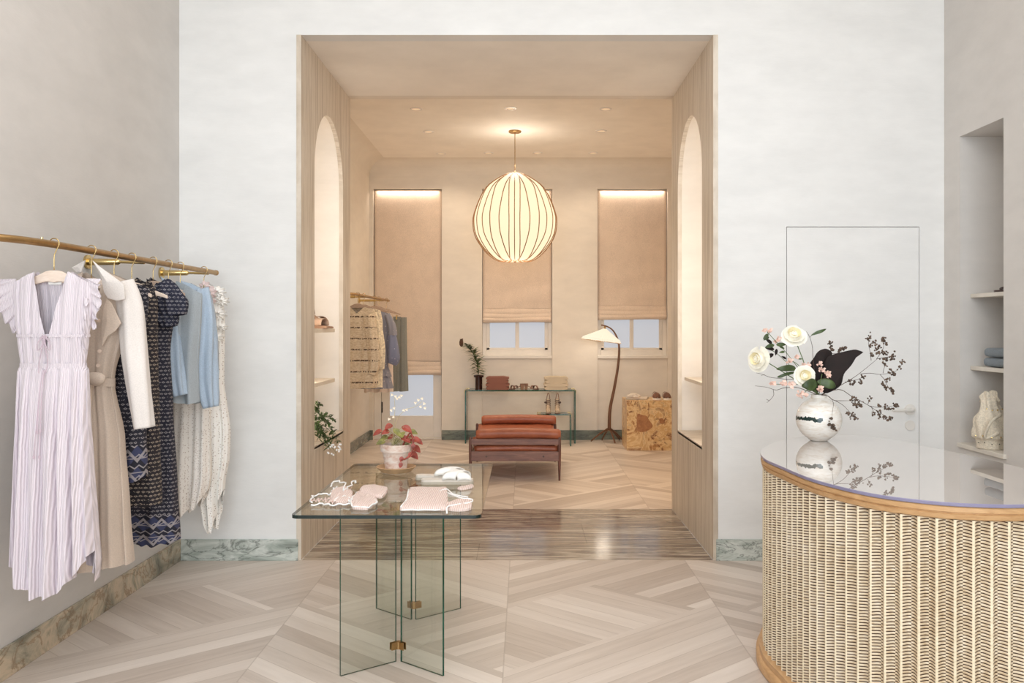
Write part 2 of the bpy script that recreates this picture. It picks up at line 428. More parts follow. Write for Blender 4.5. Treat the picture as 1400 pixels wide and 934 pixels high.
# cove between wall and ceiling
cv = []; R = .22
for k in range(9):
    a = PI/2*k/8; cv.append((BW-R+R*cos(a), 3.6-R+R*sin(a)))
cv.append((BW+.01, 3.61)); b.prism(cv, BL-.01, BR+.01, fn=lambda a, c, h: Vector((h, a, c)))
obj('wall_back', b, M['wall_back'], **st)
cvl = [(BL+R-R*cos(PI/2*k/8), 3.6-R+R*sin(PI/2*k/8)) for k in range(9)]+[(BL-.01, 3.61)]
obj('trim_3', B().prism(cvl, PB, BW, fn=lambda a, c, h: Vector((a, h, c))), M['wall_back'], smooth='auto', **st)
segs = [(BL, wins[0][0], 0), (wins[0][1], wins[1][0], 0), (wins[1][0], wins[1][1], .035), (wins[1][1], wins[2][0], 0), (wins[2][0], wins[2][1], .035), (wins[2][1], BR, 0)]
b = B()
for x0, x1, dy in segs: b.box(x0, x1, BW+dy-.014, BW+dy, 0, .125, .002)
obj('baseboard_back', b, M['dark_marble'], **st)
obj('baseboard_left.001', B().box(BL, BL+.014, PB, BW-.014, 0, .125, .002), M['dark_marble'], **st)
# back windows: frame, mullion, frosted daylit panes
def window(name, x0, x1, z0, z1, mull=True, door=False):
    y = BW+.10; b = B(); fw = .05
    b.box(x0, x0+fw, y, y+.06, z0, z1, .004).box(x1-fw, x1, y, y+.06, z0, z1, .004)
    b.box(x0+fw, x1-fw, y, y+.06, z0, z0+fw+.02, .004).box(x0+fw, x1-fw, y, y+.06, z1-fw, z1, .004)
    s0 = .045; a0, a1 = x0+fw+.02, x1-fw-.02
    b.box(x0+fw, a0+s0-.02, y+.02, y+.05, z0+fw+.02, z1-fw, .004).box(a1-s0+.02, x1-fw, y+.02, y+.05, z0+fw+.02, z1-fw, .004)
    b.box(x0+fw, x1-fw, y+.02, y+.05, z0+fw+.02, z0+fw+.05, .003)
    xm = (x0+x1)/2; b.box(xm-.025, xm+.025, y+.015, y+.055, z0+fw, z1-fw, .004)
    r = obj(name, b, M['white_paint'], **st)
    obj('pane', B().box(x0+fw, x1-fw, y+.036, y+.042, z0+fw, z1-fw), M['frost'], r)
    obj('sill', B().box(x0+.001, x1-.001, BW-.0, BW+.16, z0-.035, z0+.002, .003), M['white_paint'], r)
window('window_1', wins[1][0]+.001, wins[1][1]-.001, 1.085, RZ)
window('window_2', wins[2][0]+.001, wins[2][1]-.001, 1.085, RZ)
# glazed door in the left recess
x0, x1 = wins[0][0]+.001, wins[0][1]-.001; y = BW+.10
jb = B().box(x0, x0+.09, y-.02, y+.07, 0, 2.5, .003).box(x1-.012, x1, y-.02, y+.07, 0, 2.5, .003)
obj('trim_4', jb, M['white_paint'], **st)
dx0, dx1 = x0+.095, x1-.015
b = B().box(dx0, dx0+.105, y, y+.045, .02, 2.45, .003).box(dx1-.105, dx1, y, y+.045, .02, 2.45, .003)
b.box(dx0+.105, dx1-.105, y, y+.045, .02, .30, .003).box(dx0+.105, dx1-.105, y, y+.045, 2.3, 2.45, .003)
dr = obj('door_2', b, M['white_paint'], **st)
obj('pane', B().box(dx0+.105, dx1-.105, y+.02, y+.026, .30, 2.3), M['frost'], dr)
obj('threshold', B().box(x0, x1, y-.03, y+.05, 0, .018, .003), M['white_paint'], dr)
obj('hinge', B().box(dx0-.004, dx0+.012, y-.008, y+.002, .34, .48, .002), M['dark'], dr)
# flush jib door of the front room
g = .004
dr = obj('door_1', B().box(DX0+g, DX1-g, FW, FW+.045, .004, DZ-g), M['wall_front'], **st)
b = B(); hx, hz = 2.405, H-(560-447)/219
b.tube([(hx, FW, hz), (hx, FW-.012, hz)], .034, 24)
obj('rosette', b, M['white_metal'], dr, smooth='auto')
b = B().tube([(hx, FW-.01, hz), (hx, FW-.05, hz), (hx-.012, FW-.06, hz), (hx-.13, FW-.06, hz)], [.011, .011, .011, .009], 12)
obj('door_handle', b, M['white_metal'], dr, smooth='auto')
obj('lock_rosette', B().tube([(hx, FW, hz-.098), (hx, FW-.01, hz-.098)], .031, 24), M['white_metal'], dr, smooth='auto')
# shelf niche of the right wall: boards
M['shelf'] = plain('pale_stone_board', (214, 206, 194), .5, var=.03)
for z in (1.655, 1.222):
    obj('wall_shelf', B().box(RX+.062, RX+ND, NY0, NY1, z-.024, z, .003), M['shelf'], label='upper pale stone shelf in the wall niche on the right' if z > 1.5 else 'middle pale stone shelf in the wall niche on the right', cat='shelf', group='niche shelves on the right')
obj('wall_shelf', B().box(RX-.018, RX+ND, NY0-.03, NY1+.003, .737, .762, .003), M['shelf'], label='lowest protruding stone shelf carrying the cream bag', cat='shelf', group='niche shelves on the right')
# arched niche shelves
M['niche_shelf'] = plain('pale_niche_board', (236, 224, 206), .5, var=.02)
for z, lab in ((1.445, 'upper pale shelf in the left arched niche, carrying sandals'), (1.075, 'lower empty pale shelf in the left arched niche')):
    obj('niche_shelf', B().box(PL-.335, PL-.022, AY0, AY1-.19, z-.028, z, .003), M['niche_shelf'], label=lab, cat='shelf')
obj('niche_shelf', B().box(PR+.04, PR+.335, AY0, AY1-.06, 1.05, 1.075, .003), M['niche_shelf'], label='pale shelf in the right arched niche', cat='shelf')
# light strips hidden in the niches' front jambs
light('niche_strip_left', 'AREA', (PL-.06, AY0+.03, 1.7), 5.0, WARM3, .03, 1.9, rot=(PI/2, 0, math.radians(28)))
light('niche_strip_right', 'AREA', (PR+.06, AY0+.03, 1.7), 5.0, WARM3, .03, 1.9, rot=(PI/2, 0, math.radians(-28)))
for i, (x0, x1) in enumerate(wins):
    light('recess_strip', 'AREA', ((x0+x1)/2, BW+.025, RZ-.02), 1.3, WARM, x1-x0-.1, .02, rot=(math.radians(12), 0, 0))

# ================================================================ CLOTHES RAIL ON THE LEFT WALL
def hanger(x, y, zr, label, group, mat, rr=.014, half=.20, yaw=0.0, first=None, drop=.095):
    """wooden hanger with brass hook over a rail at height zr; x, y the rail axis"""
    r = root('wooden_hanger', (x, y, zr-drop-.06), label, 'hanger', group)
    zt = zr-drop                                    # neck of the hanger
    R = rr+.006; pts = [(x-R, y, zr-.004)]
    for k in range(0, 11):
        a = PI-PI*1.15*k/10; pts.append((x+R*cos(a), y, zr+.004+R*sin(a)))
    pts += [(x+.004, y, zr-.034), (x, y, zr-.05), (x, y, zt-.004)]
    obj('hook', B().tube(spline(pts, 3), .0022, 8), M['brass_pale'], r, smooth=True)
    b = B(); n = 20; rows = []
    for k in range(n+1):
        t = -1+2*k/n; a = abs(t); zz = zt-.006-.062*(max(0, a-.16)/.84)**.9; hh = lerp(.048, .016, min(1, a*1.15))
        xx = x+half*t*cos(yaw); yy = y+half*t*sin(yaw); d = .007
        rows.append([b.v((xx, yy-d, zz)), b.v((xx, yy+d, zz)), b.v((xx, yy+d, zz-hh)), b.v((xx, yy-d, zz-hh))])
    for A, C in zip(rows, rows[1:]):
        for k in range(4): b.face([A[k], A[(k+1) % 4], C[(k+1) % 4], C[k]])
    b.face(rows[0]); b.face(rows[-1])
    obj('shoulder_bar', b, mat, r, bevel=.003)
    return r

def body(b, cx, cy, rows, ztop, zbot, folds=14, amp=lambda t: .01*t, seed=0, nu=150, nv=46, yaw=0.0, a0=0, a1=2*PI, mi=0):
    """garment body: rows (z, halfwidth, halfdepth, shift); ztop/zbot(c, front) give the upper and lower edge"""
    ph = [random.Random(seed+i).uniform(0, 6.28) for i in range(6)]
    full = abs(a1-a0-2*PI) < 1e-6; cyw, syw = cos(yaw), sin(yaw)
    def fn(u, v):
        th = a0+(a1-a0)*u; c = cos(th); s = sin(th); front = s < 0
        zt, zb = ztop(c, front), zbot(c, front); z = lerp(zt, zb, v)
        wv, d, dx = interp(rows, z)
        A = amp(v)
        w1 = folds*th+ph[0]+.6*sin(3*v+ph[1])+.8*sin(2*th+ph[5])
        f = A*(1.3-2.4*abs(sin(w1*.5))**.75+.45*sin(folds*1.83*th+ph[2]+v*1.3)+.35*sin(folds*.47*th+ph[3]))
        lx = wv*c*(1+.10*A/.02*sin(3*th+ph[4])*.15)+dx; ly = d*s*(abs(s)**-.25 if abs(s) > 1e-3 else 1)+f*(abs(s)**.5)
        return Vector((cx+lx*cyw-ly*syw, cy+lx*syw+ly*cyw, z))
    b.grid(fn, nu, nv, closeu=full, mi=mi); return b
def vneck(zs, neck, depth, slope=.26, backdip=.02, armz=None):
    def f(c, front, W=[None]):
        a = abs(c)
        if a < neck:
            t = 1-a/neck
            return zs-(depth*t if front else backdip*(t**.6))
        return zs-slope*(a-neck)*.2/(1)-0.0
    return f
def sleeve(b, pts, ws, ds, n=26, folds=5, amp=.004, seed=0, mi=0, sub=5):
    """tube of elliptical section along pts; ws half-widths in the picture plane, ds half-depths"""
    m = len(pts); P3 = spline(pts, sub); K = len(P3)-1; ph = random.Random(seed).uniform(0, 6)
    def at(L, t):
        q = t*(m-1); i = min(int(q), m-2); return lerp(L[i], L[i+1], q-i)
    def fn(u, v):
        i = v*K; k = min(int(i), K-1); c = P3[k].lerp(P3[k+1], i-k); d = (P3[min(k+1, K)]-P3[max(k-1, 0)]); d.y = 0
        if d.length < 1e-6: d = Vector((0, 0, -1))
        d.normalize(); side = Vector((-d.z, 0, d.x)); th = 2*PI*u
        f = 1+amp/.02*sin(folds*th+ph+4*v)*.5
        return c+side*(at(ws, v)*cos(th)*f)+Vector((0, 1, 0))*(at(ds, v)*sin(th)*f)
    b.grid(fn, n, K*2, closeu=True); return b

RAIL = 1.785; RXL = -1.87; RR = .0145
r = root('clothes_rail', (RXL, 4.4, RAIL-.03), 'long brushed brass clothes rail on the left wall', 'clothes rail')
pts = [(LX, 3.12, RAIL), (-2.06, 3.12, RAIL), (-1.975, 3.17, RAIL), (-1.91, 3.27, RAIL), (-1.878, 3.42, RAIL), (RXL, 3.62, RAIL)]
pts = spline(pts, 6)+[Vector((RXL, y, RAIL)) for y in (4, 4.4, 4.8, 5.31)]
obj('rail_tube', B().tube(pts, RR, 20), M['brass'], r, smooth='auto')
for yy in (4.32, 5.2):
    b = B().tube([(LX, yy, RAIL-.008), (LX+.012, yy, RAIL-.008)], .034, 24).tube([(LX+.012, yy, RAIL-.008), (LX+.155, yy, RAIL-.008), (LX+.165, yy, RAIL-.008)], [.017, .0155, .009], 20)
    b.tube([(LX+.165, yy, RAIL-.008), (RXL, yy, RAIL-.012)], .0075, 14)
    obj('wall_bracket', b, M['brass_pale'], r, smooth='auto')
obj('end_cap', B().tube([(RXL, 5.31, RAIL), (RXL, 5.325, RAIL)], .0165, 20), M['brass'], r, smooth='auto')
b = B()
for yy in (3.42,): b.tube([(-1.88, yy, RAIL+RR-.002), (-1.88, yy, RAIL+RR+.007)], .005, 10)
obj('screw_stop', b, M['brass_pale'], r)

M['hang_pale'] = wood('pale_beech', (222, 200, 182), (236, 218, 203), (4, 1, 14), 6)
M['hang_brown'] = wood('brown_beech', (176, 150, 130), (196, 170, 150), (4, 1, 14), 6)
GH = 'wooden hangers on the left rail'
hy = [3.49, 3.79, 4.0, 4.18, 4.42, 4.61, 4.77, 5.12]
hlabs = ['pale wooden hanger holding the lilac dress, nearest on the rail', 'pale wooden hanger in the collar of the trench coat', 'wooden hanger just behind the trench coat on the brass rail',
         'wooden hanger above the dark tunic shoulder, halfway along the rail', 'brown wooden hanger of the navy dress with ruffled sleeve', 'pale wooden hanger showing in the grey-blue shirt neck',
         'wooden hanger behind the light blue shirt', 'brown wooden hanger at the far end of the left rail']
for i, yy in enumerate(hy):
    hanger(RXL, yy, RAIL, hlabs[i], GH, M['hang_brown'] if i in (4, 7) else M['hang_pale'], half=(.165, .17, .17, .17, .16, .16, .16, .11)[i], drop=(.098, .112, .11, .11, .09, .105, .11, .10)[i])

# fabrics
def pleated(name, c, k=260, var=.06):
    n = N(name); wv = n.n('ShaderNodeTexWave', wave_type='BANDS', bands_direction='X'); n.l(n.obj(), wv.inputs['Vector'])
    wv.inputs['Scale'].default_value = k; wv.inputs['Distortion'].default_value = 2.5; wv.inputs['Detail'].default_value = 2; wv.inputs['Detail Scale'].default_value = .3
    a = tuple(x*(1-var) for x in c); b2 = tuple(min(255, x*(1+var*.6)) for x in c)
    n.col(n.ramp(wv.outputs[1], [(0, a), (1, b2)])); n.set(Roughness=.75); n.b.inputs['Sheen Weight'].default_value = .2; n.bump(wv.outputs[1], .5, .004); return n.m  # pleat shade painted in: colour darkens along the crease bands
M['lilac'] = pleated('lilac_crinkle', (222, 211, 217), 55, .06)
M['beige'] = cloth('beige_twill', (196, 178, 162), 220, .04)
M['cream_twill'] = cloth('cream_twill', (222, 214, 208), 220, .03)
def navy(name, ground=(32, 32, 46), mark=(168, 160, 160), z0=0.0, z1=0.17, blue=(54, 58, 88), zig=True):
    n = N(name); tc = n.n('ShaderNodeTexCoord'); sp = n.n('ShaderNodeSeparateXYZ'); n.l(tc.outputs['Object'], sp.inputs[0])
    X, Y, Z = sp.outputs; xy = n.math('ADD', X, n.math('MULTIPLY', Y, .6))
    # rows of small chain motifs
    rz = n.math('MULTIPLY', Z, 52); row = n.math('FRACT', rz); rid = n.math('FLOOR', rz)
    cx = n.math('FRACT', n.math('ADD', n.math('MULTIPLY', xy, 42), n.math('MULTIPLY', rid, .5)))
    dx = n.math('ABSOLUTE', n.math('SUBTRACT', cx, .5)); dz = n.math('ABSOLUTE', n.math('SUBTRACT', row, .5))
    dd = n.math('ADD', n.math('MULTIPLY', dx, 1.0), n.math('MULTIPLY', dz, 1.7))
    dot = n.math('MULTIPLY', n.math('LESS_THAN', dd, .46), n.math('GREATER_THAN', dd, .22))
    ns = n.noise(n.obj(), 70, 2); dot = n.math('MULTIPLY', dot, n.math('MULTIPLY', n.math('GREATER_THAN', ns, .42), .8))
    base = n.mix(dot, ground, mark)
    # border band: zigzag ornament
    zz = n.math('DIVIDE', n.math('SUBTRACT', Z, z0), z1-z0)
    tri = n.math('PINGPONG', n.math('MULTIPLY', xy, 11), .5)
    tri2 = n.math('PINGPONG', n.math('ADD', n.math('MULTIPLY', xy, 22), .3), .5)
    e1 = n.math('LESS_THAN', n.math('ABSOLUTE', n.math('SUBTRACT', n.math('FRACT', n.math('MULTIPLY', zz, 2)), n.math('ADD', .25, tri))), .09)
    e2 = n.math('LESS_THAN', n.math('ABSOLUTE', n.math('SUBTRACT', n.math('FRACT', n.math('ADD', n.math('MULTIPLY', zz, 4), .5)), n.math('ADD', .3, n.math('MULTIPLY', tri2, .6)))), .07)
    e3 = n.math('LESS_THAN', n.math('ABSOLUTE', n.math('SUBTRACT', n.math('FRACT', n.math('MULTIPLY', zz, 3)), .06)), .035)
    orn = n.math('MINIMUM', n.math('ADD', n.math('ADD', e1, e2), e3), 1)
    bl = n.mix(n.math('GREATER_THAN', n.math('FRACT', n.math('ADD', n.math('MULTIPLY', zz, 2), tri)), .5), ground, blue)
    band = n.mix(n.math('MULTIPLY', orn, .75), bl, mark)
    inb = n.math('MULTIPLY', n.math('GREATER_THAN', zz, 0), n.math('LESS_THAN', zz, 1))
    n.col(n.mix(inb, base, band)); n.set(Roughness=.85); n.bump(n.noise(n.obj(), 200, 2), .2, .002); return n.m
M['navy_dress'] = navy('navy_print_dress', z0=0, z1=.16)
M['navy_tunic'] = navy('navy_print_tunic', z0=.0, z1=.19, ground=(30, 30, 42))
M['navy_front'] = navy('navy_print_bodice', z0=-9, z1=-8.9, mark=(186, 168, 150), ground=(34, 30, 36))
M['navy_sleeve'] = navy('navy_print_sleeve', z0=0, z1=.16, ground=(34, 36, 54), blue=(50, 58, 96), mark=(160, 156, 160))
M['greyblue'] = cloth('greyblue_chambray', (164, 171, 176), 240, .05)
M['lightblue'] = cloth('light_blue_chambray', (172, 187, 203), 240, .05)
def dotted(name, c=(238, 233, 226), d=(150, 124, 106), k=85, thr=.24):
    n = N(name); v = n.n('ShaderNodeTexVoronoi'); v.inputs['Scale'].default_value = k; v.inputs['Randomness'].default_value = .55; n.l(n.obj((1, .4, 1)), v.inputs['Vector'])
    n.col(n.mix(n.math('MULTIPLY', n.math('LESS_THAN', v.outputs['Distance'], thr), .75), c, d)); n.set(Roughness=.85)
    n.b.inputs['Subsurface Weight'].default_value = .0; n.bump(n.noise(n.obj(), 200, 2), .15, .002); return n.m
M['dotted'] = dotted('dotted_cream_voile', (250, 247, 242), (168, 146, 130)); M['dotted2'] = dotted('fine_dotted_voile', (244, 238, 231), (168, 144, 128), 110, .26)
M['blush'] = cloth('blush_cotton', (222, 202, 200), 200, .05)
M['label'] = plain('white_woven_label', (246, 244, 240), .6, var=.01)
M['cord'] = plain('lilac_cord', (198, 178, 188), .8)
GG = 'garments on the left brass rail'
def zz(py, Y): return H-(py-447)*Y/F
def xx(px, Y): return (px-717)*Y/F

# 1 lilac maxi dress with V neck and ruffled cap sleeves
Y = 3.49; cx = xx(73, Y); s = F/Y
g1 = root('maxi_dress', (cx, Y, zz(806, Y)), 'long pale lilac crinkled dress with deep V neck and ruffled cap sleeves', 'dress', GG)
zs = zz(371, Y); wz = lambda py: zz(py, Y)
rows = [(wz(371), .158, .014, -.0), (wz(385), .157, .03, 0), (wz(430), .150, .045, 0), (wz(462), .138, .05, 0), (wz(500), .126, .045, 0), (wz(506), .137, .055, 0), (wz(560), .138, .07, 0), (wz(640), .144, .085, .004), (wz(720), .152, .095, .008), (wz(770), .157, .10, .01), (wz(806), .145, .10, .01)]
def zt(c, front):
    a = abs(c)
    if a < .42:
        t = 1-a/.42
        if front: return zs-.31*t
        return zs-.045*min(1, t*2.2)
    return zs-.05*(a-.42)/.58
def zb(c, front):
    d = .5+.5*cos(c*PI*1.9)
    return wz(742)-(wz(742)-wz(808))*(0.15+.85*(1-abs(c)**2.2) if front else .45+.4*d)-.005*sin(c*19)
b = body(B(), cx, Y, rows, zt, zb, folds=16, amp=lambda v: .004+.034*max(0, (v-.32))**.7, seed=3, nu=240, nv=80)
obj('dress_body', b, M['lilac'], g1, smooth=True)
for sgn in (-1, 1):
    b = B(); sx = cx+sgn*.135
    def fn(u, v, sgn=sgn):
        # flared cap: from shoulder seam (u along the armhole) outward
        a = lerp(-.15, 1.0, u); z0 = zs-.03-.175*max(0, a); y0 = Y-.035*cos(PI*.5*a)*(1)+.02
        x0 = cx+sgn*(.135+.018*(1-abs(2*u-1)))
        L = (.098*(1-.55*u**1.2))*(1 if sgn < 0 else .55)*v
        ang = lerp(.15, 1.15, u)
        wav = .004*v*sin(u*42+sgn)
        return Vector((x0+sgn*(L*cos(ang*.7)+wav), y0+wav*1.6, z0-L*sin(ang)*(1.0 if sgn < 0 else 1.2)+.01*v*cos(u*30)))
    b.grid(fn, 40, 8)
    obj('cap_sleeve', b, M['lilac'], g1, smooth=True, solid=.0012)
# right ruffle going down the armhole edge
b = B()
def fn(u, v):
    z0 = zs-.10-.20*u; wv = sin(u*22); return Vector((cx+.138-.012*u+(.010+.006*wv)*v, Y-.03+.012*v*cos(u*26), z0-.012*v*(1+wv)))
obj('armhole_ruffle', b.grid(fn, 60, 4) and b, M['lilac'], g1, smooth=True, solid=.001)
b = B()
for k, zq in enumerate((wz(459), wz(500))):
    def fn(u, v, zq=zq):
        th = 2*PI*u; wv, d, dx = interp(rows, zq); return Vector((cx+dx+(wv+.003)*cos(th), Y+(d+.006)*sin(th)*(abs(sin(th))**-.25 if abs(sin(th)) > .001 else 1), zq+(.006 if k == 0 else .011)*(1-2*v)+.002*sin(40*th)))
    b.grid(fn, 120, 2, closeu=True)
obj('waist_casing', b, M['lilac'], g1, smooth=True)
b = B(); yf = Y-.068
for dx0, dz, ln in ((-.004, 0, 1), (.004, .0, .96)):
    for side in (-1, 1):
        b.tube(spline([(cx+dx0, yf, wz(458)), (cx+side*.022, yf-.004, wz(468)), (cx+side*.024, yf-.004, wz(478)), (cx+side*.010, yf-.002, wz(474)), (cx, yf, wz(459))], 4), .0016, 6)
        b.tube(spline([(cx+dx0, yf, wz(460)), (cx+side*.006, yf-.002, wz(475)), (cx+side*.016, yf-.004, wz(493)), (cx+side*(.02 if side < 0 else .008), yf-.004, wz(509))], 4), .0016, 6)
for side, x1, z1 in ((-1, -.006, 585), (1, .006, 583), (-1, -.020, 618), (1, .002, 618)):
    yq = Y-.10; b.tube(spline([(cx+side*.003, yf, wz(505)), (cx+side*.004, yq+.01, wz(530)), (cx+x1, yq-.005, wz(z1))], 4), .0014, 6); b.tube([(cx+x1, yq-.005, wz(z1)), (cx+x1, yq-.005, wz(z1)-.012)], .004, 8)
obj('tie_cord', b, M['cord'], g1)
obj('neck_label', B().box(cx-.026, cx+.026, Y+.012, Y+.014, wz(389), wz(382)), M['label'], g1, label='small white neck label')

# 2 beige trench coat
Y = 3.79; wz = lambda py: zz(py, Y); X2 = xx(129, Y)
g2 = root('trench_coat', (X2, Y, wz(782)), 'long beige trench coat with cream collar and knotted belt behind the lilac dress', 'coat', GG)
rows = [(wz(372), .17, .015, .01), (wz(400), .17, .05, .0), (wz(450), .145, .07, -.01), (wz(512), .098, .045, -.012), (wz(522), .094, .045, -.012), (wz(600), .125, .07, -.0), (wz(700), .14, .08, .005), (wz(782), .155, .085, .008)]
def zt(c, front):
    a = abs(c)
    if a < .30: return wz(372)-(.40 if front else .03)*(1-a/.30)
    return wz(372)-.05*(a-.3)/.7
b = body(B(), X2, Y, rows, zt, lambda c, f: wz(774)-.03*(-c)*(.6)-.004*sin(c*8), folds=7, amp=lambda v: .004+.018*v, seed=11, nu=150, nv=60)
obj('coat_body', b, M['beige'], g2, smooth=True)
b = B().prism([(0, 0)], 0, 0) if False else B()
def flap(b, pts, y, th=.006, curl=.02):
    """cloth panel through photo points (px, py) at depth y, slightly bowed"""
    c = sum((Vector((p[0], p[1], 0)) for p in pts), Vector())/len(pts); n = len(pts)
    vs = [P(px, py, y+(0.0)) for px, py in pts]; ct = sum(vs, Vector())/n; ct.y -= curl
    vf = [b.v(q) for q in vs]; cf = b.v(ct); vb = [b.v(q+Vector((0, th, 0))) for q in vs]; cb = b.v(ct+Vector((0, th, 0)))
    for i in range(n):
        b.face([vf[i], vf[(i+1) % n], cf]); b.face([vb[(i+1) % n], vb[i], cb]); b.face([vf[i], vb[i], vb[(i+1) % n], vf[(i+1) % n]])
    return b
b = flap(B(), [(126, 356), (134, 363), (146, 372), (160, 382), (169, 389), (170.5, 409), (160, 411.5), (147, 408), (142, 400), (138, 380), (133, 368)], Y-.105, .008, .015)
obj('collar_wing', flap(B(), [(98, 366), (112, 358), (116, 356), (111, 372), (104, 372)], Y-.02, .008, .01), M['cream_twill'], g2)
obj('collar', b, M['cream_twill'], g2, smooth='auto', bevel=.002, label='wide cream collar')
b = flap(B(), [(146, 408), (152, 414), (165, 442), (158, 452), (147, 460), (139, 474), (138, 450), (141, 420)], Y-.098, .008, .012)
obj('lapel', b, M['beige'], g2, smooth='auto', bevel=.002)
b = B()
def fn(u, v):
    th = 2*PI*u; wv, d, dx = interp(rows, wz(517)); return Vector((X2+dx+(wv+.004)*cos(th), Y+(d+.012)*sin(th), wz(517)+.018*(1-2*v)-.02*cos(th)))
b.grid(fn, 60, 3, closeu=True)
b.blob(P(130, 518, Y-.10), .036, (1.25, .6, .8), 3, .12)
b.tube(spline([P(124, 516, Y-.09), P(130, 523, Y-.10), P(138, 520, Y-.09)], 5), .011, 10, flat=.6)
b.tube(spline([P(126, 521, Y-.085), P(123, 560, Y-.10), P(126, 640, Y-.11)], 5), [.014]*11, 8, flat=.35)
obj('belt', b, M['beige'], g2, smooth=True)
b = sleeve(B(), [P(168, 388, Y+.0), P(179, 420, Y-.015), P(184, 480, Y-.03), P(191, 540, Y-.05), P(197, 585, Y-.05)], [.045, .050, .050, .044, .04], [.05, .06, .055, .045, .04], seed=4, amp=.004)
obj('sleeve', b, M['cream_twill'], g2, smooth=True, solid=.002, label='cream sleeve')
b = sleeve(B(), [P(92, 388, Y), P(82, 430, Y-.01), P(80, 500, Y), P(80, 560, Y)], [.06, .06, .05, .045], [.04, .05, .05, .04], seed=5)
obj('sleeve', b, M['beige'], g2, smooth=True, solid=.002)
for px, py in ((135, 438), (136, 480), (134, 500)): obj('button', B().tube([P(px, py, Y-.092), P(px, py, Y-.098)], .008, 14), M['hang_brown'], g2)

# 3 navy tunic with a patterned border
Y = 4.0; wz = lambda py: zz(py, Y); X3 = xx(158, Y)
g3 = root('printed_tunic', (X3, Y, wz(664)), 'dark navy printed tunic with ornamental hem, shorter, behind the trench coat', 'tunic', GG)
rows = [(wz(385), .16, .015, .0), (wz(410), .15, .035, 0), (wz(470), .12, .05, 0.01), (wz(560), .135, .065, .0), (wz(640), .142, .07, -.0), (wz(664), .145, .07, 0)]
b = body(B(), X3, Y, rows, vneck(wz(385), .35, .14), lambda c, f: wz(663)+(.06*(c-.3) if c > .3 else 0)+.006*sin(c*14), folds=6, amp=lambda v: .003+.012*v, seed=21)
obj('tunic_body', b, M['navy_tunic'], g3, smooth=True)
# 4 plain dark slip behind it
Y = 4.18; wz = lambda py: zz(py, Y); X4 = xx(186, Y)
g4 = root('printed_dress', (X4, Y, wz(700)), 'dark printed dress with narrow neckline between tunic and ruffled navy dress', 'dress', GG)
rows = [(wz(379), .06, .012, -.0), (wz(388), .09, .02, 0), (wz(410), .10, .035, 0), (wz(470), .10, .05, 0), (wz(600), .11, .06, .0), (wz(700), .12, .065, 0)]
b = body(B(), X4, Y, rows, lambda c, f: wz(379)-.05*abs(c)-(.03*(1-abs(c)) if f else 0), lambda c, f: wz(690)+.006*sin(c*9), folds=6, amp=lambda v: .003+.01*v, seed=22)
obj('dress_body', b, M['navy_front'], g4, smooth=True)
# 5 navy dress with ruffled sleeve
Y = 4.42; wz = lambda py: zz(py, Y); X5 = xx(205, Y)
g5 = root('printed_dress', (X5, Y, wz(744)), 'navy printed midi dress with tiered ruffled sleeve and patterned hem band', 'dress', GG)
rows = [(wz(379), .07, .012, .0), (wz(386), .115, .03, 0), (wz(420), .125, .045, .0), (wz(480), .10, .055, -.0), (wz(560), .115, .065, .0), (wz(660), .133, .075, .004), (wz(744), .150, .085, .005)]
b = body(B(), X5, Y, rows, lambda c, f: wz(379)-.07*abs(c)-(.10*max(0, 1-abs(c)/.4) if f else 0), lambda c, f: wz(741)+.012*c*c+.006*sin(c*15), folds=7, amp=lambda v: .003+.012*v, seed=23, nu=160, nv=60)
obj('dress_body', b, M['navy_dress'], g5, smooth=True)
for (pp, ww, dd, sd) in (([P(219, 390, Y-.02), P(228, 402, Y-.03), P(236, 418, Y-.03), P(239, 432, Y-.03)], [.045, .06, .07, .05], [.04, .05, .055, .05], 1),
                         ([P(222, 425, Y-.02), P(229, 436, Y-.03), P(232, 447, Y-.03)], [.05, .055, .03], [.045, .05, .04], 2),
                         ([P(190, 392, Y+.02), P(184, 420, Y), P(183, 440, Y)], [.03, .05, .04], [.03, .05, .05], 3)):
    b = sleeve(B(), pp, ww, dd, n=40, folds=9, amp=.006, seed=sd)
    obj('ruffled_sleeve', b, M['navy_sleeve'], g5, smooth=True, solid=.0015)
b = flap(B(), [(200, 381), (207, 386), (213, 402), (216, 430), (216, 452), (208, 455), (205, 425), (203, 400)], Y-.07, .006, .012)
obj('front_placket', b, M['navy_front'], g5, label='placket with pale chain print')
# 6 grey-blue shirt
Y = 4.61; wz = lambda py: zz(py, Y); X6 = xx(243, Y)
g6 = root('chambray_shirt', (X6, Y, wz(553)), 'grey-blue chambray shirt hanging open behind the ruffled navy dress', 'shirt', GG)
rows = [(wz(379), .06, .015, -.02), (wz(392), .13, .03, 0), (wz(430), .125, .05, .0), (wz(500), .11, .055, .0), (wz(553), .105, .06, .01)]
b = body(B(), X6, Y, rows, lambda c, f: wz(381)-.08*abs(c)-(.16*max(0, 1-abs(c)/.4) if f else .01), lambda c, f: wz(549)-.01*sin(c*3), folds=5, amp=lambda v: .004+.012*v, seed=31)
obj('shirt_body', b, M['greyblue'], g6, smooth=True)
b = sleeve(B(), [P(232, 430, Y-.05), P(236, 470, Y-.07), P(240, 510, Y-.07), P(247, 541, Y-.07)], [.03, .036, .04, .03], [.03, .035, .035, .03], seed=9, amp=.012)
obj('sleeve', b, M['lightblue'], g6, smooth=True, solid=.002)
b = flap(B(), [(219, 378), (225, 382), (240, 394), (244, 405), (247, 420), (240, 410), (228, 396)], Y-.05, .006, .01)
obj('collar', b, M['lightblue'], g6)
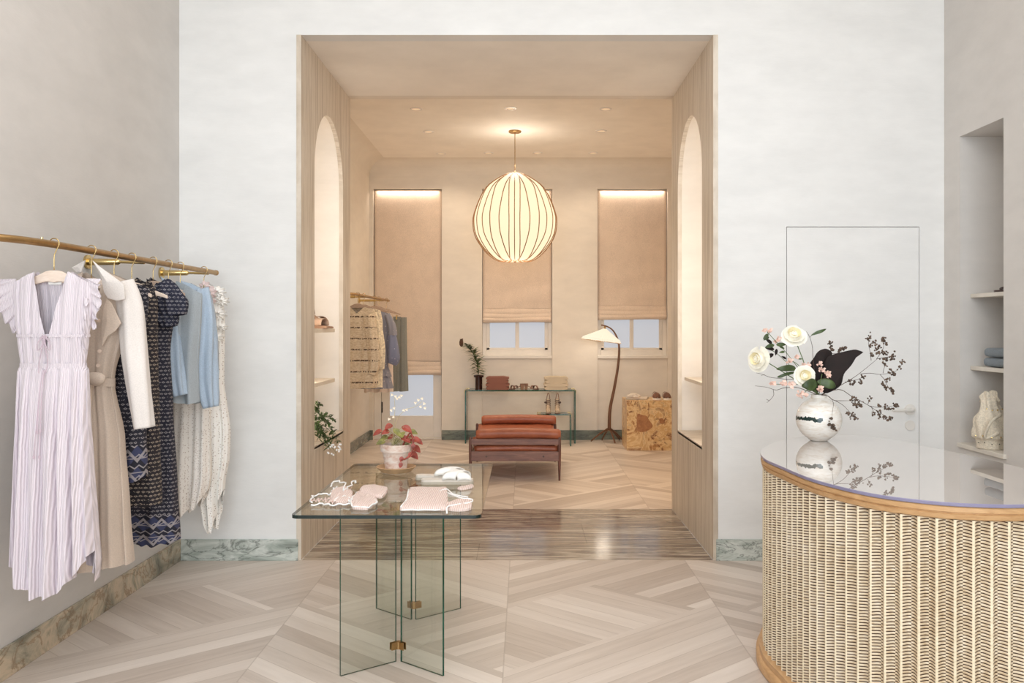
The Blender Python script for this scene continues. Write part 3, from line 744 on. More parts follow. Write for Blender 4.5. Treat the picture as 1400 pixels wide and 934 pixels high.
# 7 light blue shirt
Y = 4.77; wz = lambda py: zz(py, Y); X7 = xx(262, Y)
g7 = root('chambray_shirt', (X7, Y, wz(553)), 'light blue chambray shirt with long gathered sleeve near the rail end', 'shirt', GG)
rows = [(wz(382), .06, .015, -.02), (wz(393), .11, .03, 0), (wz(430), .12, .05, .0), (wz(500), .105, .055, .0), (wz(553), .11, .06, .0)]
b = body(B(), X7, Y, rows, lambda c, f: wz(384)-.08*abs(c)-(.10*max(0, 1-abs(c)/.4) if f else .01), lambda c, f: wz(547)-.015*sin(c*4), folds=5, amp=lambda v: .004+.016*v, seed=33)
obj('shirt_body', b, M['greyblue'], g7, smooth=True)
b = sleeve(B(), [P(274, 396, Y-.03), P(279, 425, Y-.06), P(280, 460, Y-.07), P(280, 510, Y-.08), P(288, 557, Y-.08)], [.04, .045, .052, .058, .032], [.04, .045, .05, .05, .035], seed=12, amp=.013)
obj('sleeve', b, M['lightblue'], g7, smooth=True, solid=.002)
b = flap(B(), [(247, 384), (262, 388), (276, 396), (281, 404), (270, 402), (256, 397), (250, 402)], Y-.05, .006, .008)
obj('collar', b, M['lightblue'], g7)
# 8, 9 dotted dresses
Y = 4.94; wz = lambda py: zz(py, Y); X8 = xx(258, Y)
g8 = root('dotted_dress', (X8, Y, wz(718)), 'cream dress with fine dots showing below the blue shirts', 'dress', GG)
rows = [(wz(392), .08, .015, 0), (wz(402), .13, .03, 0), (wz(470), .11, .05, .0), (wz(560), .12, .06, .0), (wz(650), .125, .075, .0), (wz(720), .06, .06, .0)]
b = body(B(), X8, Y, rows, lambda c, f: wz(392)-.06*abs(c), lambda c, f: wz(700)+.11*abs(c)**2+.02*sin(c*7), folds=7, amp=lambda v: .003+.02*v, seed=41)
obj('dress_body', b, M['dotted2'], g8, smooth=True)
Y = 5.12; wz = lambda py: zz(py, Y); X9 = xx(286, Y)
g9 = root('dotted_dress', (X9, Y, wz(724)), 'white dotted dress with ruffled shoulder and pointed hem, last on the rail', 'dress', GG)
rows = [(wz(384), .06, .02, -.03), (wz(396), .085, .04, -.01), (wz(440), .09, .05, .0), (wz(520), .085, .055, .0), (wz(590), .12, .07, .0), (wz(625), .115, .07, .0), (wz(660), .09, .07, .0), (wz(724), .05, .06, .02)]
b = body(B(), X9, Y, rows, lambda c, f: wz(385)-.05*abs(c)-(.05*max(0, 1-abs(c)/.4) if f else 0), lambda c, f: wz(724)+.42*max(0, abs(c-.12)-.25)**1.15+.012*sin(c*11), folds=8, amp=lambda v: .003+.022*v, seed=43, nu=180)
obj('dress_body', b, M['dotted'], g9, smooth=True)
b = B()
for (px, py, r0, sd) in ((297, 400, .045, 1), (303, 412, .04, 2), (298, 430, .045, 3), (303, 448, .032, 4), (296, 462, .04, 5)):
    def fn(u, v, px=px, py=py, r0=r0, sd=sd):
        th = 2*PI*u; c = P(px, py, Y-.03); rr = r0*(.3+.7*v)*(1+.22*v*sin(9*th+sd)); return c+Vector((rr*cos(th), -.02*(1-v)+.016*v*cos(9*th+sd), rr*sin(th)*.7))
    b.grid(fn, 54, 5, closeu=True)
obj('shoulder_ruffle', b, M['dotted'], g9, smooth=True, solid=.001)
b = B()
for (px, py, r0, sd) in ((287, 400, .035, 6), (286, 412, .035, 7), (280, 392, .03, 8)):
    def fn(u, v, px=px, py=py, r0=r0, sd=sd):
        th = 2*PI*u; c = P(px, py, Y-.10); rr = r0*(.3+.7*v)*(1+.2*v*sin(7*th+sd)); return c+Vector((rr*cos(th), -.015*(1-v)+.01*v*cos(7*th+sd), rr*sin(th)))
    b.grid(fn, 40, 4, closeu=True)
obj('neck_ruffle', b, M['blush'], g9, smooth=True, solid=.001, label='blush neck ruffle')

# ================================================================ GLASS TABLE
TT = .716; TX0, TX1, TY0, TY1 = -.921, -.170, 3.452, 4.756
gt = root('glass_table', ((TX0+TX1)/2, (TY0+TY1)/2, 0), 'clear glass table with two V-shaped glass pedestals and brass clamps', 'table')
def rrect(x0, x1, y0, y1, r, n=6):
    out = []
    for cx_, cy_, a in ((x1-r, y1-r, 0), (x0+r, y1-r, PI/2), (x0+r, y0+r, PI), (x1-r, y0+r, 1.5*PI)):
        for k in range(n+1): out.append((cx_+r*cos(a+PI/2*k/n), cy_+r*sin(a+PI/2*k/n)))
    return out
obj('table_top', B().prism(rrect(TX0, TX1, TY0, TY1, .03), TT-.014, TT, mi=0, side_mi=1), [M['glass'], M['glass_edge_dark']], gt)
def vpanel(p0, p1, th=.010):
    a = Vector((*p0, 0)); d = Vector((*p1, 0))-a; nrm = Vector((-d.y, d.x, 0)).normalized()*(th/2)
    poly = [(a+nrm), (a-nrm), (a+d-nrm), (a+d+nrm)]; b = B()
    lo = [b.v((q.x, q.y, .001)) for q in poly]; hi = [b.v((q.x, q.y, TT-.015)) for q in poly]
    b.face(list(reversed(lo)), 1); b.face(hi, 1)
    for i in range(4): b.face([lo[i], lo[(i+1) % 4], hi[(i+1) % 4], hi[i]], 1 if i in (0, 2) and False else (0 if i in (1, 3) else 1))
    return b
for p0, p1 in (((-.560, 3.822), (-.768, 3.66)), ((-.536, 3.822), (-.338, 3.66)), ((-.562, 4.366), (-.765, 4.54)), ((-.541, 4.366), (-.331, 4.54))):
    obj('pedestal_panel', vpanel(p0, p1), [M['glass'], M['glass_edge']], gt)
for (yy, sg) in ((3.822, -1), (4.366, 1)):
    for z in (.072, TT-.04):
        b = B()
        for sx in (-1, 1):
            ang = math.atan2(.165*sg, .21)*sx
            Mx = Matrix.Translation((-.549+sx*.004, yy, z)) @ Matrix.Rotation(ang, 4, 'Z')
            b.box(0 if sx > 0 else -.034, .034 if sx > 0 else 0, -.0085, -.0055, -.016, .016, .001, M4=Mx)
            b.box(0 if sx > 0 else -.034, .034 if sx > 0 else 0, .0055, .0085, -.016, .016, .001, M4=Mx)
        b.tube([(-.549, yy, z-.016), (-.549, yy, z+.016)], .012, 16)
        obj('brass_clamp', b, M['brass'], gt)

# terracotta pot with saucer and red-leaved begonia
Y = 4.50; cx = xx(541.5, Y)
def mk_pot():
    n = N('whitewashed_terracotta'); f = n.noise(n.obj((1, 1, 2)), 18, 5, .6, 1.0)
    n.col(n.ramp(f, [(.3, (202, 160, 138)), (.5, (226, 204, 190)), (.7, (238, 226, 216))])); n.set(Roughness=.9); n.bump(f, .2, .003); return n.m
M['pot'] = mk_pot(); M['saucer'] = plain('terracotta_saucer', (198, 160, 122), .8, var=.08, scale=25)
M['soil'] = plain('soil', (70, 52, 40), .95, var=.3, scale=60)
obj('plant_saucer', B().lathe([(0, 0), (.075, 0), (.098, .022), (.102, .026), (.098, .028), (.072, .008), (0, .008)], (cx, Y, TT)), M['saucer'], smooth='auto', label='round terracotta saucer under the plant pot on the glass table', cat='saucer')
pr = root('flower_pot', (cx, Y, TT+.0085), 'whitewashed terracotta pot with red-leaved plant on the glass table', 'plant pot')
z0 = TT+.0085
obj('pot', B().lathe([(0, 0), (.054, 0), (.070, .095), (.079, .096), (.082, .132), (.074, .133), (.068, .10), (0, .10)], (cx, Y, z0)), M['pot'], pr, smooth='auto')
obj('soil', B().lathe([(0, .112), (.0705, .112)], (cx, Y, z0)), M['soil'], pr)
M['leaf_red'] = plain('red_leaf', (150, 66, 52), .45, var=.2, scale=30); M['leaf_olive'] = plain('olive_leaf', (128, 124, 66), .5, var=.25, scale=30)
M['stem_pale'] = plain('pale_stem', (190, 176, 132), .6); M['petal_cream'] = plain('cream_petal', (238, 220, 196), .6)
rnd = random.Random(5); br = B(); bo = B(); bs = B()
c0 = Vector((cx, Y, z0+.112))
leafpx = [(528, 598, -1, 'o'), (520, 590, -1, 'r'), (540, 588, 0, 'o'), (552, 584, 1, 'r'), (548, 592, 1, 'o'), (560, 598, 1, 'r'), (566, 600, 1, 'r'), (534, 582, -1, 'r'), (524, 604, -1, 'o'), (545, 602, 0, 'o'), (556, 606, 1, 'o'), (570, 602, 1, 'r'), (538, 596, 0, 'r'), (530, 590, 0, 'r'), (562, 590, 1, 'o'), (550, 598, 1, 'r'), (566, 612, 1, 'r'), (562, 620, 1, 'r')]
for i, (px, py, sd, kk) in enumerate(leafpx):
    q = P(px, py, Y+rnd.uniform(-.05, .03)); base = c0+Vector((rnd.uniform(-.03, .03), rnd.uniform(-.02, .02), 0))
    mid = base.lerp(q, .6)+Vector((0, 0, .025)); bs.tube(spline([base, mid, q], 4), .0016, 6)
    d = Vector((q.x-base.x+rnd.uniform(-.02, .02), rnd.uniform(-.8, -.1)*.05, rnd.uniform(-.03, .0)))
    (br if kk == 'r' else bo).leaf(q-d.normalized()*.012, d, (0, -.7, 1), rnd.uniform(.045, .062), rnd.uniform(.032, .044), .35, 7, .25)
bs2 = B().tube(spline([c0+Vector((.03, -.02, 0)), P(561, 592, Y-.05), P(565, 612, Y-.08), P(558, 625, Y-.09), P(549, 629, Y-.09)], 5), .0045, 8)
for (px, py) in ((550, 624), (549, 632), (566, 606), (562, 618)): bs2.leaf(P(px, py, Y-.085), (-.3, -.3, -1), (0, -1, .2), .03, .022, .2)
obj('red_leaf', br, M['leaf_red'], pr); obj('olive_leaf', bo, M['leaf_olive'], pr); obj('leaf_stalk', bs, M['stem_pale'], pr, smooth=True); obj('trailing_stem', bs2, M['leaf_red'], pr, smooth=True)
bs = B(); bp = B()
for path, heads in (([(538, 612), (540, 585), (545, 570), (556, 560), (568, 556), (577, 549)], [(572, 547), (577, 545), (580, 552), (575, 556), (581, 558), (556, 560), (552, 561), (568, 551)]),
                    ([(536, 612), (538, 580), (540, 560), (539, 543)], [(536, 540), (541, 542), (546, 543), (539, 558), (535, 561), (538, 570), (532, 573), (543, 545), (549, 541)])):
    bs.tube(spline([P(px, py, Y-.02) for px, py in path], 5), .0011, 6)
    for hx_, hy_ in heads:
        for k in range(3):
            a = k*2.1+hx_; bp.leaf(P(hx_, hy_, Y-.02), (cos(a), -.4, sin(a)), (0, -1, 0), .009, .008, .1, 4)
obj('flower_stem', bs, M['stem_pale'], pr, smooth=True); obj('blossom', bp, M['petal_cream'], pr)

# white crossed-strap slippers
M['white_leather'] = plain('white_leather', (240, 236, 230), .45, var=.02, scale=40); M['slip_sole'] = plain('greige_sole', (190, 180, 164), .7); M['insole'] = plain('pale_insole', (226, 216, 204), .6)
def slipper(loc, rz, label, group='white slippers on the glass table', mats=None, sc=1.0, name='slipper', cat='slipper'):
    m1, m2, m3 = mats or (M['white_leather'], M['slip_sole'], M['insole'])
    r = root(name, loc, label, cat, group); o = Vector(loc)
    def T(x, y, z): return o+Vector((x*sc*cos(rz)-y*sc*sin(rz), x*sc*sin(rz)+y*sc*cos(rz), z*sc))
    out = spline([(-.125, 0, 0), (-.11, .028, 0), (-.06, .03, 0), (0, .034, 0), (.06, .045, 0), (.105, .036, 0), (.125, 0, 0), (.11, -.03, 0), (.06, -.036, 0), (0, -.030, 0), (-.06, -.028, 0), (-.11, -.026, 0)], 5, True)
    poly = [(p.x, p.y) for p in out]
    obj('sole', B().prism(poly, 0, .012, fn=lambda a, c, h: T(a, c, h)), m2, r)
    obj('footbed', B().prism([(a*.975, c*.95) for a, c in poly], .012, .022, fn=lambda a, c, h: T(a, c, h)), m3, r)
    for sg in (-1, 1):
        b = B()
        def fn(u, v):
            th = PI*u; xx_ = .045+sg*.036*cos(th)+(.032)*(2*v-1); y_ = .044*cos(th); z_ = .018+.034*sin(th)**.6+.006*sin(v*PI)+(.004 if sg > 0 else 0)
            return T(xx_, y_, z_)
        b.grid(fn, 20, 5); obj('strap', b, m1, r, smooth=True, solid=.004*sc)
    return r
slipper((-.365, 4.15, TT+.0005), math.radians(4), 'nearer white cross-strap slipper beside the plant on the glass table')
slipper((-.405, 4.255, TT+.0005), math.radians(-6), 'farther white cross-strap slipper, half hidden behind the nearer one')

# pink ribbed swimwear
def mk_rib(name, c1, c2, k=120, dirn='X'):
    n = N(name); wv = n.n('ShaderNodeTexWave', wave_type='BANDS', bands_direction=dirn); n.l(n.obj(), wv.inputs['Vector']); wv.inputs['Scale'].default_value = k/6.28*1.0; wv.inputs['Distortion'].default_value = .6
    n.col(n.ramp(wv.outputs[1], [(.2, c1), (.8, c2)])); n.set(Roughness=.85); n.bump(wv.outputs[1], .5, .004); return n.m
M['pink_rib'] = mk_rib('pink_rib', (222, 194, 184), (244, 226, 218), 240); M['white_trim'] = plain('white_scallop_trim', (248, 246, 244), .7, var=.02)
def pad(b, outline, z, th, puff=.35, mi=0, seed=0, wob=.003):
    """soft flat cloth pad over an outline in X, Y"""
    pts = [Vector((x, y, 0)) for x, y in outline]; pts = spline(pts, 4, True); c = sum(pts, Vector())/len(pts); L = len(pts); rings = []
    for k, (s_, h) in enumerate(((1, 0), (1.01, .35), (1.0, .75), (.95, 1.0), (.7, 1.0+puff*.4), (.4, 1+puff*.7), (.15, 1+puff*.8))):
        rings.append([b.v(c+(p-c)*s_+Vector((0, 0, z+th*h+(wob*noise.noise(Vector((p.x*30, p.y*30, seed+k))) if k > 2 else 0)))) for p in pts])
    for A, C in zip(rings, rings[1:]):
        for i in range(L): b.face([A[i], A[(i+1) % L], C[(i+1) % L], C[i]], mi)
    b.face(rings[-1], mi); b.face(list(reversed(rings[0])), mi); return pts
def G(px, py, z=TT): Yq = F*(H-z)/(py-447); return Vector(((px-717)*Yq/F, Yq, z))
def trim_line(b, pts, z, amp=.004, k=90, r=.003):
    out = []; L = len(pts); acc = 0
    for i in range(L-1):
        for j in range(4):
            t = j/4; p = pts[i].lerp(pts[i+1], t); acc += (pts[i+1]-pts[i]).length/4
            d = (pts[i+1]-pts[i]); nn = Vector((-d.y, d.x, 0)).normalized() if d.length > 1e-6 else Vector()
            out.append(Vector((p.x, p.y, z))+nn*(amp*sin(acc*k*3))+Vector((0, 0, amp*.5*cos(acc*k*3))))
    b.tube(out, r, 6)
o1 = [(g.x, g.y) for g in (G(548, 699), G(550, 696), G(554, 688), G(560, 673), G(562, 670), G(575, 670), G(595, 670), G(608, 670), G(611, 672), G(612, 685), G(612, 696), G(610, 699), G(595, 699), G(570, 699))]
r = root('swimsuit', G(585, 685), 'folded pink ribbed swimsuit with white edging, right one on the glass table', 'swimwear', 'pink swimwear on the glass table')
b = B(); pl = pad(b, o1, TT+.001, .016, seed=1); obj('folded_body', b, M['pink_rib'], r, smooth='auto')
b = B(); o2 = [(g.x, g.y) for g in (G(610, 698), G(612, 690), G(640, 685), G(645, 692), G(643, 698), G(628, 700))]; pad(b, o2, TT+.001, .013, seed=4, wob=.008)
obj('folded_cup', b, M['pink_rib'], r, smooth='auto'); b = B()
o3 = [(g.x, g.y) for g in (G(626, 668), G(645, 664), G(646, 668), G(630, 671))]; pad(b, o3, TT+.001, .006, seed=5)
obj('folded_cup', b, M['pink_rib'], r, smooth='auto')
b = B(); trim_line(b, [G(549, 699), G(555, 688), G(561, 670)], TT+.016, .003, 60, .0035); trim_line(b, [G(549, 700), G(580, 700), G(610, 700)], TT+.008, .003, 60, .003)
b.tube(spline([G(612, 674, TT+.017), G(630, 681, TT+.015), G(645, 683, TT+.014), G(643, 687, TT+.014), G(625, 690, TT+.016), G(612, 693, TT+.018), G(611, 702, TT+.005)], 5), .0035, 8)
b.tube(spline([G(600, 672, TT+.018), G(611, 669, TT+.018), G(620, 676, TT+.018), G(640, 680, TT+.016)], 5), .003, 8)
obj('white_edging', b, M['white_trim'], r, smooth=True)
r = root('bikini_set', G(478, 682), 'pink ribbed bikini with wavy white ruffle trim, left one on the glass table', 'swimwear', 'pink swimwear on the glass table')
b = B(); o1 = [(g.x, g.y) for g in (G(483, 697), G(481, 695), G(480, 688), G(486, 678), G(489, 676), G(500, 674), G(508, 676), G(515, 686), G(516, 689), G(506, 696), G(502, 698), G(492, 698))]; pad(b, o1, TT+.001, .014, seed=2, wob=.006)
o2 = [(g.x, g.y) for g in (G(492, 676), G(500, 668), G(525, 670), G(530, 675), G(522, 684), G(508, 682))]; pad(b, o2, TT+.008, .012, seed=3, wob=.008)
o3 = [(g.x, g.y) for g in (G(452, 688), G(456, 674), G(470, 670), G(482, 676), G(476, 690))]; pad(b, o3, TT+.001, .015, seed=6, wob=.012)
obj('folded_body', b, M['pink_rib'], r, smooth='auto')
b = B(); trim_line(b, [G(482, 697), G(503, 698), G(516, 691), G(508, 681)], TT+.012, .003, 60, .0035); trim_line(b, [G(482, 697), G(480, 687), G(490, 675)], TT+.014, .003, 60, .003)
trim_line(b, [G(425, 690), G(427, 682), G(440, 678), G(452, 680), G(455, 672), G(462, 668)], TT+.010, .006, 45, .0035)
trim_line(b, [G(426, 694), G(440, 692), G(452, 694), G(466, 693), G(480, 692), G(484, 684)], TT+.010, .006, 45, .0035)
trim_line(b, [G(450, 672, TT), G(460, 664), G(472, 668), G(470, 678), G(478, 672), G(484, 664), G(488, 668)], TT+.022, .007, 45, .0035)
trim_line(b, [G(456, 690), G(470, 682), G(480, 688), G(474, 692)], TT+.016, .006, 45, .003)
obj('ruffle_trim', b, M['white_trim'], r, smooth=True)
for (a, c, sd) in ((G(425, 688), G(452, 686), 1), (G(452, 676), G(480, 672), 2), (G(444, 690), G(478, 688), 3)):
    b = B()
    def fn(u, v, a=a, c=c, sd=sd): p = a.lerp(c, u); return p+Vector((0, (v-.5)*.05+.008*sin(u*20+sd), .004+.012*abs(sin(u*17+sd+v*2))))
    b.grid(fn, 40, 5)
    obj('ruffle', b, M['pink_rib'], r, smooth=True, solid=.001)

# ================================================================ OVAL COUNTER
CT = .90
ol = [(1.02, 3.75), (1.028, 3.5), (1.06, 3.2), (1.155, 2.95), (1.27, 2.832), (1.39, 2.772), (1.56, 2.755), (1.75, 2.82), (1.90, 3.0), (1.965, 3.3), (1.95, 3.65), (1.91, 3.9), (1.86, 4.2), (1.80, 4.40), (1.71, 4.49), (1.6, 4.53), (1.43, 4.47), (1.23, 4.26), (1.09, 4.02)]
dense = spline([(x, y, 0) for x, y in ol], 24, True)
# resample evenly
def resample(pts, n):
    L = [0]; m = len(pts)
    for i in range(m): L.append(L[-1]+(pts[(i+1) % m]-pts[i]).length)
    out = []; j = 0
    for k in range(n):
        t = L[-1]*k/n
        while L[j+1] < t: j += 1
        out.append(pts[j].lerp(pts[(j+1) % m], (t-L[j])/(L[j+1]-L[j]+1e-9)))
    return out, L[-1]
PN = 1200; per, PL_ = resample(dense, PN)
nrm = []
for i in range(PN):
    d = per[(i+3) % PN]-per[i-3]; nrm.append(Vector((d.y, -d.x, 0)).normalized())
cc = sum(per, Vector())/PN
if (per[0]-cc).dot(nrm[0]) < 0: nrm = [-q for q in nrm]
def off(i, d): return per[i % PN]+nrm[i % PN]*d
ct = root('oval_counter', (cc.x, cc.y, 0), 'oval wicker sales counter with oak rim and clear top', 'counter')
M['oak'] = wood('honey_oak', (178, 136, 92), (204, 164, 118), (3, 3, 14), 5, .4)
def mk_top():
    n = N('polished_top'); n.col((206, 196, 190)); n.set(Roughness=.0, IOR=1.5); n.b.inputs['Coat Weight'].default_value = 1.0; n.b.inputs['Coat Roughness'].default_value = .0
    f = n.noise(n.obj(), 3, 3); n.col(n.ramp(f, [(.3, (190, 181, 175)), (.7, (198, 190, 184))])); return n.m
M['top'] = mk_top(); M['acrylic_edge'] = plain('violet_acrylic_edge', (132, 128, 154), .12, 0, .05)
def sweep(b, prof, step=3, mi=0, capz=None):
    idx = list(range(0, PN, step)); rows = [[b.v(off(i, d)+Vector((0, 0, z))) for i in idx] for d, z in prof]; L = len(idx)
    for A, C in zip(rows, rows[1:]):
        for k in range(L): b.face([A[k], A[(k+1) % L], C[(k+1) % L], C[k]], mi)
    return rows
b = B(); rw = sweep(b, [(-.01, CT-.012), (0, CT-.012), (.002, CT-.010), (.002, CT-.002), (0, CT)], mi=1); b.face(rw[-1], 0); b.face(list(reversed(rw[0])), 1)
obj('clear_top', b, [M['top'], M['acrylic_edge']], ct)
b = B(); rw = sweep(b, [(-.10, CT-.0125), (-.004, CT-.0125), (0, CT-.016), (0, CT-.030), (-.006, CT-.033), (-.006, CT-.035), (-.001, CT-.038), (-.005, CT-.052), (-.012, CT-.056), (-.10, CT-.056)]); b.face(rw[0]); b.face(rw[-1])
obj('oak_rim', b, M['oak'], ct, smooth='auto')
b = B(); rw = sweep(b, [(-.10, .075), (-.004, .075), (.006, .070), (.006, .045), (.016, .040), (.020, .034), (.020, .004), (.016, .0), (-.10, .0)]); b.face(rw[0]); b.face(rw[-1])
obj('base_moulding', b, M['oak'], ct, smooth='auto')
# wicker: ribbed sheet, 58 mm ribs, strands in the material
NR = round(PL_/.055)
def mk_wicker():
    n = N('woven_wicker'); tc = n.n('ShaderNodeTexCoord'); sp = n.n('ShaderNodeSeparateXYZ'); n.l(tc.outputs['UV'], sp.inputs[0]); U, V = sp.outputs[0], sp.outputs[1]
    # U in ribs, V in strands
    cell = n.math('MULTIPLY', U, 2); par = n.math('MODULO', n.math('FLOOR', cell), 2); fu = n.math('FRACT', cell)
    wob = n.noise(n.obj(), 9, 2); Vw = n.math('ADD', V, n.math('MULTIPLY', wob, .9)); v2 = n.math('ADD', Vw, n.math('MULTIPLY', par, .5)); fv = n.math('FRACT', v2)
    strand = n.math('ABSOLUTE', n.math('SUBTRACT', fv, .5))            # 0 middle, .5 gap
    hgt = n.math('SQRT', n.math('MAXIMUM', n.math('SUBTRACT', .2, n.math('MULTIPLY', strand, strand)), 0))
    gap = n.math('GREATER_THAN', strand, .33)
    fU = n.math('FRACT', U); stake = n.math('LESS_THAN', n.math('MINIMUM', fU, n.math('SUBTRACT', 1, fU)), .085)
    nz = n.noise(n.obj((1, 1, 3)), 45, 3); n2 = n.noise(n.obj(), 4, 3)
    t = n.math('ADD', n.math('MULTIPLY', nz, .6), n.math('MULTIPLY', n2, .4))
    c = n.ramp(t, [(.3, (184, 156, 120)), (.5, (216, 197, 168)), (.7, (236, 223, 203))])
    st_ = n.mix(.6, c, (232, 220, 192))
    c = n.mix(n.math('MULTIPLY', gap, n.math('SUBTRACT', 1, stake)), c, (72, 48, 32)); c = n.mix(n.math('MULTIPLY', stake, n.math('SUBTRACT', 1, n.math('MULTIPLY', gap, .35))), c, st_)
    n.col(c); n.set(Roughness=.55); n.bump(n.math('MAXIMUM', hgt, n.math('MULTIPLY', stake, .42)), .8, .006); return n.m
M['wicker'] = mk_wicker()
b = B(); zs_ = [.074+(CT-.056-.074)*k/10 for k in range(11)]; rows = []
def rib(i):
    t = (i/PN*NR) % 1; return -.022+.0125*cos(2*PI*t)+.002*cos(4*PI*t)
for z in zs_: rows.append([b.v(off(i, rib(i))+Vector((0, 0, z))) for i in range(PN)])
uvl = b.bm.loops.layers.uv.new('UVMap')
for j in range(10):
    for i in range(PN):
        f = b.bm.faces.new([rows[j][i], rows[j][(i+1) % PN], rows[j+1][(i+1) % PN], rows[j+1][i]]); f.smooth = True
        for lp, (ii, jj) in zip(f.loops, ((i, j), (i+1, j), (i+1, j+1), (i, j+1))): lp[uvl].uv = (ii/PN*NR, zs_[jj]/.0105)
obj('wicker_body', b, M['wicker'], ct, smooth=True)

# ================================================================ VASE AND FLOWERS ON THE COUNTER
VY = 4.30; vc = Vector((xx(1119.5, VY), VY, CT)); R = .109
def mk_vase():
    n = N('cream_glaze'); tc = n.n('ShaderNodeTexCoord'); sp = n.n('ShaderNodeSeparateXYZ'); n.l(tc.outputs['Object'], sp.inputs[0])
    f = n.noise(n.obj((1, 1, 5)), 14, 5, .6, 1.2); base = n.ramp(f, [(.3, (220, 208, 194)), (.5, (238, 234, 227)), (.7, (246, 243, 239))])
    w_ = n.noise(n.obj((1.0, 1, .6)), 75, 3, .5); zc = n.math('SUBTRACT', sp.outputs[2], n.math('MULTIPLY', n.math('SUBTRACT', w_, .5), .03))
    a = n.math('LESS_THAN', n.math('ABSOLUTE', n.math('SUBTRACT', zc, .112)), .0085)
    bnd = n.math('MULTIPLY', a, n.math('LESS_THAN', sp.outputs[0], -.016)); bnd = n.math('MULTIPLY', bnd, n.math('LESS_THAN', sp.outputs[1], .05))
    n.col(n.mix(bnd, base, (30, 50, 46))); n.set(Roughness=.12); return n.m
M['vase'] = mk_vase()
prof = [(0, 0), (.038, 0), (.045, .004)]
zc0 = .106
for k in range(1, 24):
    a = -PI/2+PI*k/24; rr = R*cos(a); z_ = zc0+R*.985*sin(a)
    if z_ > .004 and rr > .045 and z_ < .203: prof.append((rr, z_))
prof += [(.040, .208), (.036, .213), (.037, .222), (.040, .226), (.035, .227), (.031, .216), (.034, .205), (.0, .19)]
obj('vase', B().lathe(prof, vc, 48), M['vase'], smooth='auto', origin=vc, label='round cream glazed vase with dark green streak on the counter', cat='vase')
def V(cx_, cy_, dy=0): return P(1010+cx_/4.917, 430+cy_/4.917, VY+dy)
neck = vc+Vector((0, 0, .205))
M['twig'] = plain('dark_twig', (78, 60, 52), .8, var=.15, scale=40); M['berry'] = plain('brown_seed_head', (92, 76, 64), .9, var=.3, scale=80)
M['stem_green'] = plain('green_stem', (92, 112, 66), .6); M['leaf_green'] = plain('green_leaf', (60, 76, 38), .45, var=.25, scale=25)
M['leaf_dark'] = plain('dark_burgundy_leaf', (27, 16, 14), .85, var=.25, scale=12)
M['rose_heart'] = plain('shaded_cream_rose_heart', (234, 222, 182), .6, var=.05, scale=30); M['rose'] = plain('ivory_rose', (243, 239, 226), .6, var=.03, scale=30); M['pinkb'] = plain('pink_blossom', (232, 200, 186), .6, var=.08, scale=50)
def cluster(b, c, r, seed, n=9):
    q = random.Random(seed)
    for k in range(n):
        o = Vector((q.gauss(0, 1), q.gauss(0, .8), q.gauss(0, 1)))*r*.55
        b.blob(c+o, q.uniform(.0035, .006), seed=seed+k, rough=.35, sub=1)
def branch(label, paths, clusters, name='seed_branch', cat='branch', group=None, dy=0, r0=.0022):
    r = root(name, V(*paths[0][0], dy), label, cat, group); b = B()
    for i, p in enumerate(paths):
        pts = [V(x_, y_, dy+(.0 if j < 2 else .01*sin(j+i))) for j, (x_, y_) in enumerate(p)]
        if i == 0: pts = [neck+Vector((0, 0, -.05)), neck+Vector((0, 0, .01))]+pts
        sp_ = spline(pts, 5); L = len(sp_); b.tube(sp_, [lerp(r0 if i == 0 else r0*.6, r0*.35, k/L) for k in range(L)], 7)
    obj('twig', b, M['twig'], r, smooth=True)
    if clusters:
        b = B()
        for j, c in enumerate(clusters):
            b = B(); cluster(b, V(c[0], c[1], dy+.008*sin(j*2)), (c[2] if len(c) > 2 else 15)/4.917/279, j*17+len(paths), 8); obj('seed_head', b, M['berry'], r)
    return r
GB = 'dried seed branches in the vase'
branch('tallest dried seed branch arching to the upper right of the vase', [[(640, 500), (740, 445), (820, 390), (930, 300)], [(890, 310), (885, 260), (872, 200), (876, 165)], [(925, 300), (960, 250), (975, 210), (970, 165)], [(930, 298), (980, 290), (1040, 278)], [(815, 400), (880, 395), (950, 403), (1010, 395), (1060, 378), (1100, 330)], [(950, 403), (980, 440), (1000, 480), (1035, 520)], [(970, 395), (975, 370), (985, 335)], [(740, 445), (790, 440), (835, 420)]],
       [(876, 150, 14), (872, 165, 14), (880, 210, 10), (970, 160, 14), (975, 180, 12), (990, 200, 12), (915, 205, 22), (940, 220, 20), (935, 245, 22), (955, 255, 16), (900, 275, 18), (985, 265, 16), (975, 300, 18), (1000, 295, 16), (1040, 280, 18), (1025, 290, 12), (985, 340, 16), (1100, 322, 18), (1080, 360, 16), (1018, 378, 14), (1040, 400, 12), (1000, 440, 18), (970, 475, 14), (990, 495, 16), (1030, 500, 18), (1040, 525, 12), (835, 420, 16), (820, 455, 14), (780, 455, 14), (740, 450, 14)], group=GB)
branch('dried seed branch reaching right, just above the door handle', [[(670, 505), (760, 550), (870, 610), (930, 650), (1000, 690)], [(880, 615), (945, 625), (1060, 612)], [(868, 602), (880, 572)], [(890, 620), (910, 660)]],
       [(940, 660, 20), (950, 685, 16), (975, 690, 12), (1000, 700, 16), (1025, 700, 14), (945, 620, 16), (985, 625, 16), (1005, 632, 12), (1040, 610, 18), (1062, 612, 12), (880, 570, 17), (908, 665, 12)], group=GB, dy=-.04)
branch('short dried seed branch drooping right in front of the door', [[(590, 545), (640, 577), (700, 580), (750, 580)], [(645, 577), (700, 610), (740, 650), (765, 680)]],
       [(765, 565, 16), (785, 580, 20), (775, 600, 18), (805, 605, 18), (820, 615, 12), (735, 665, 15), (765, 670, 14), (770, 690, 18), (785, 700, 10)], group=GB, dy=-.07)
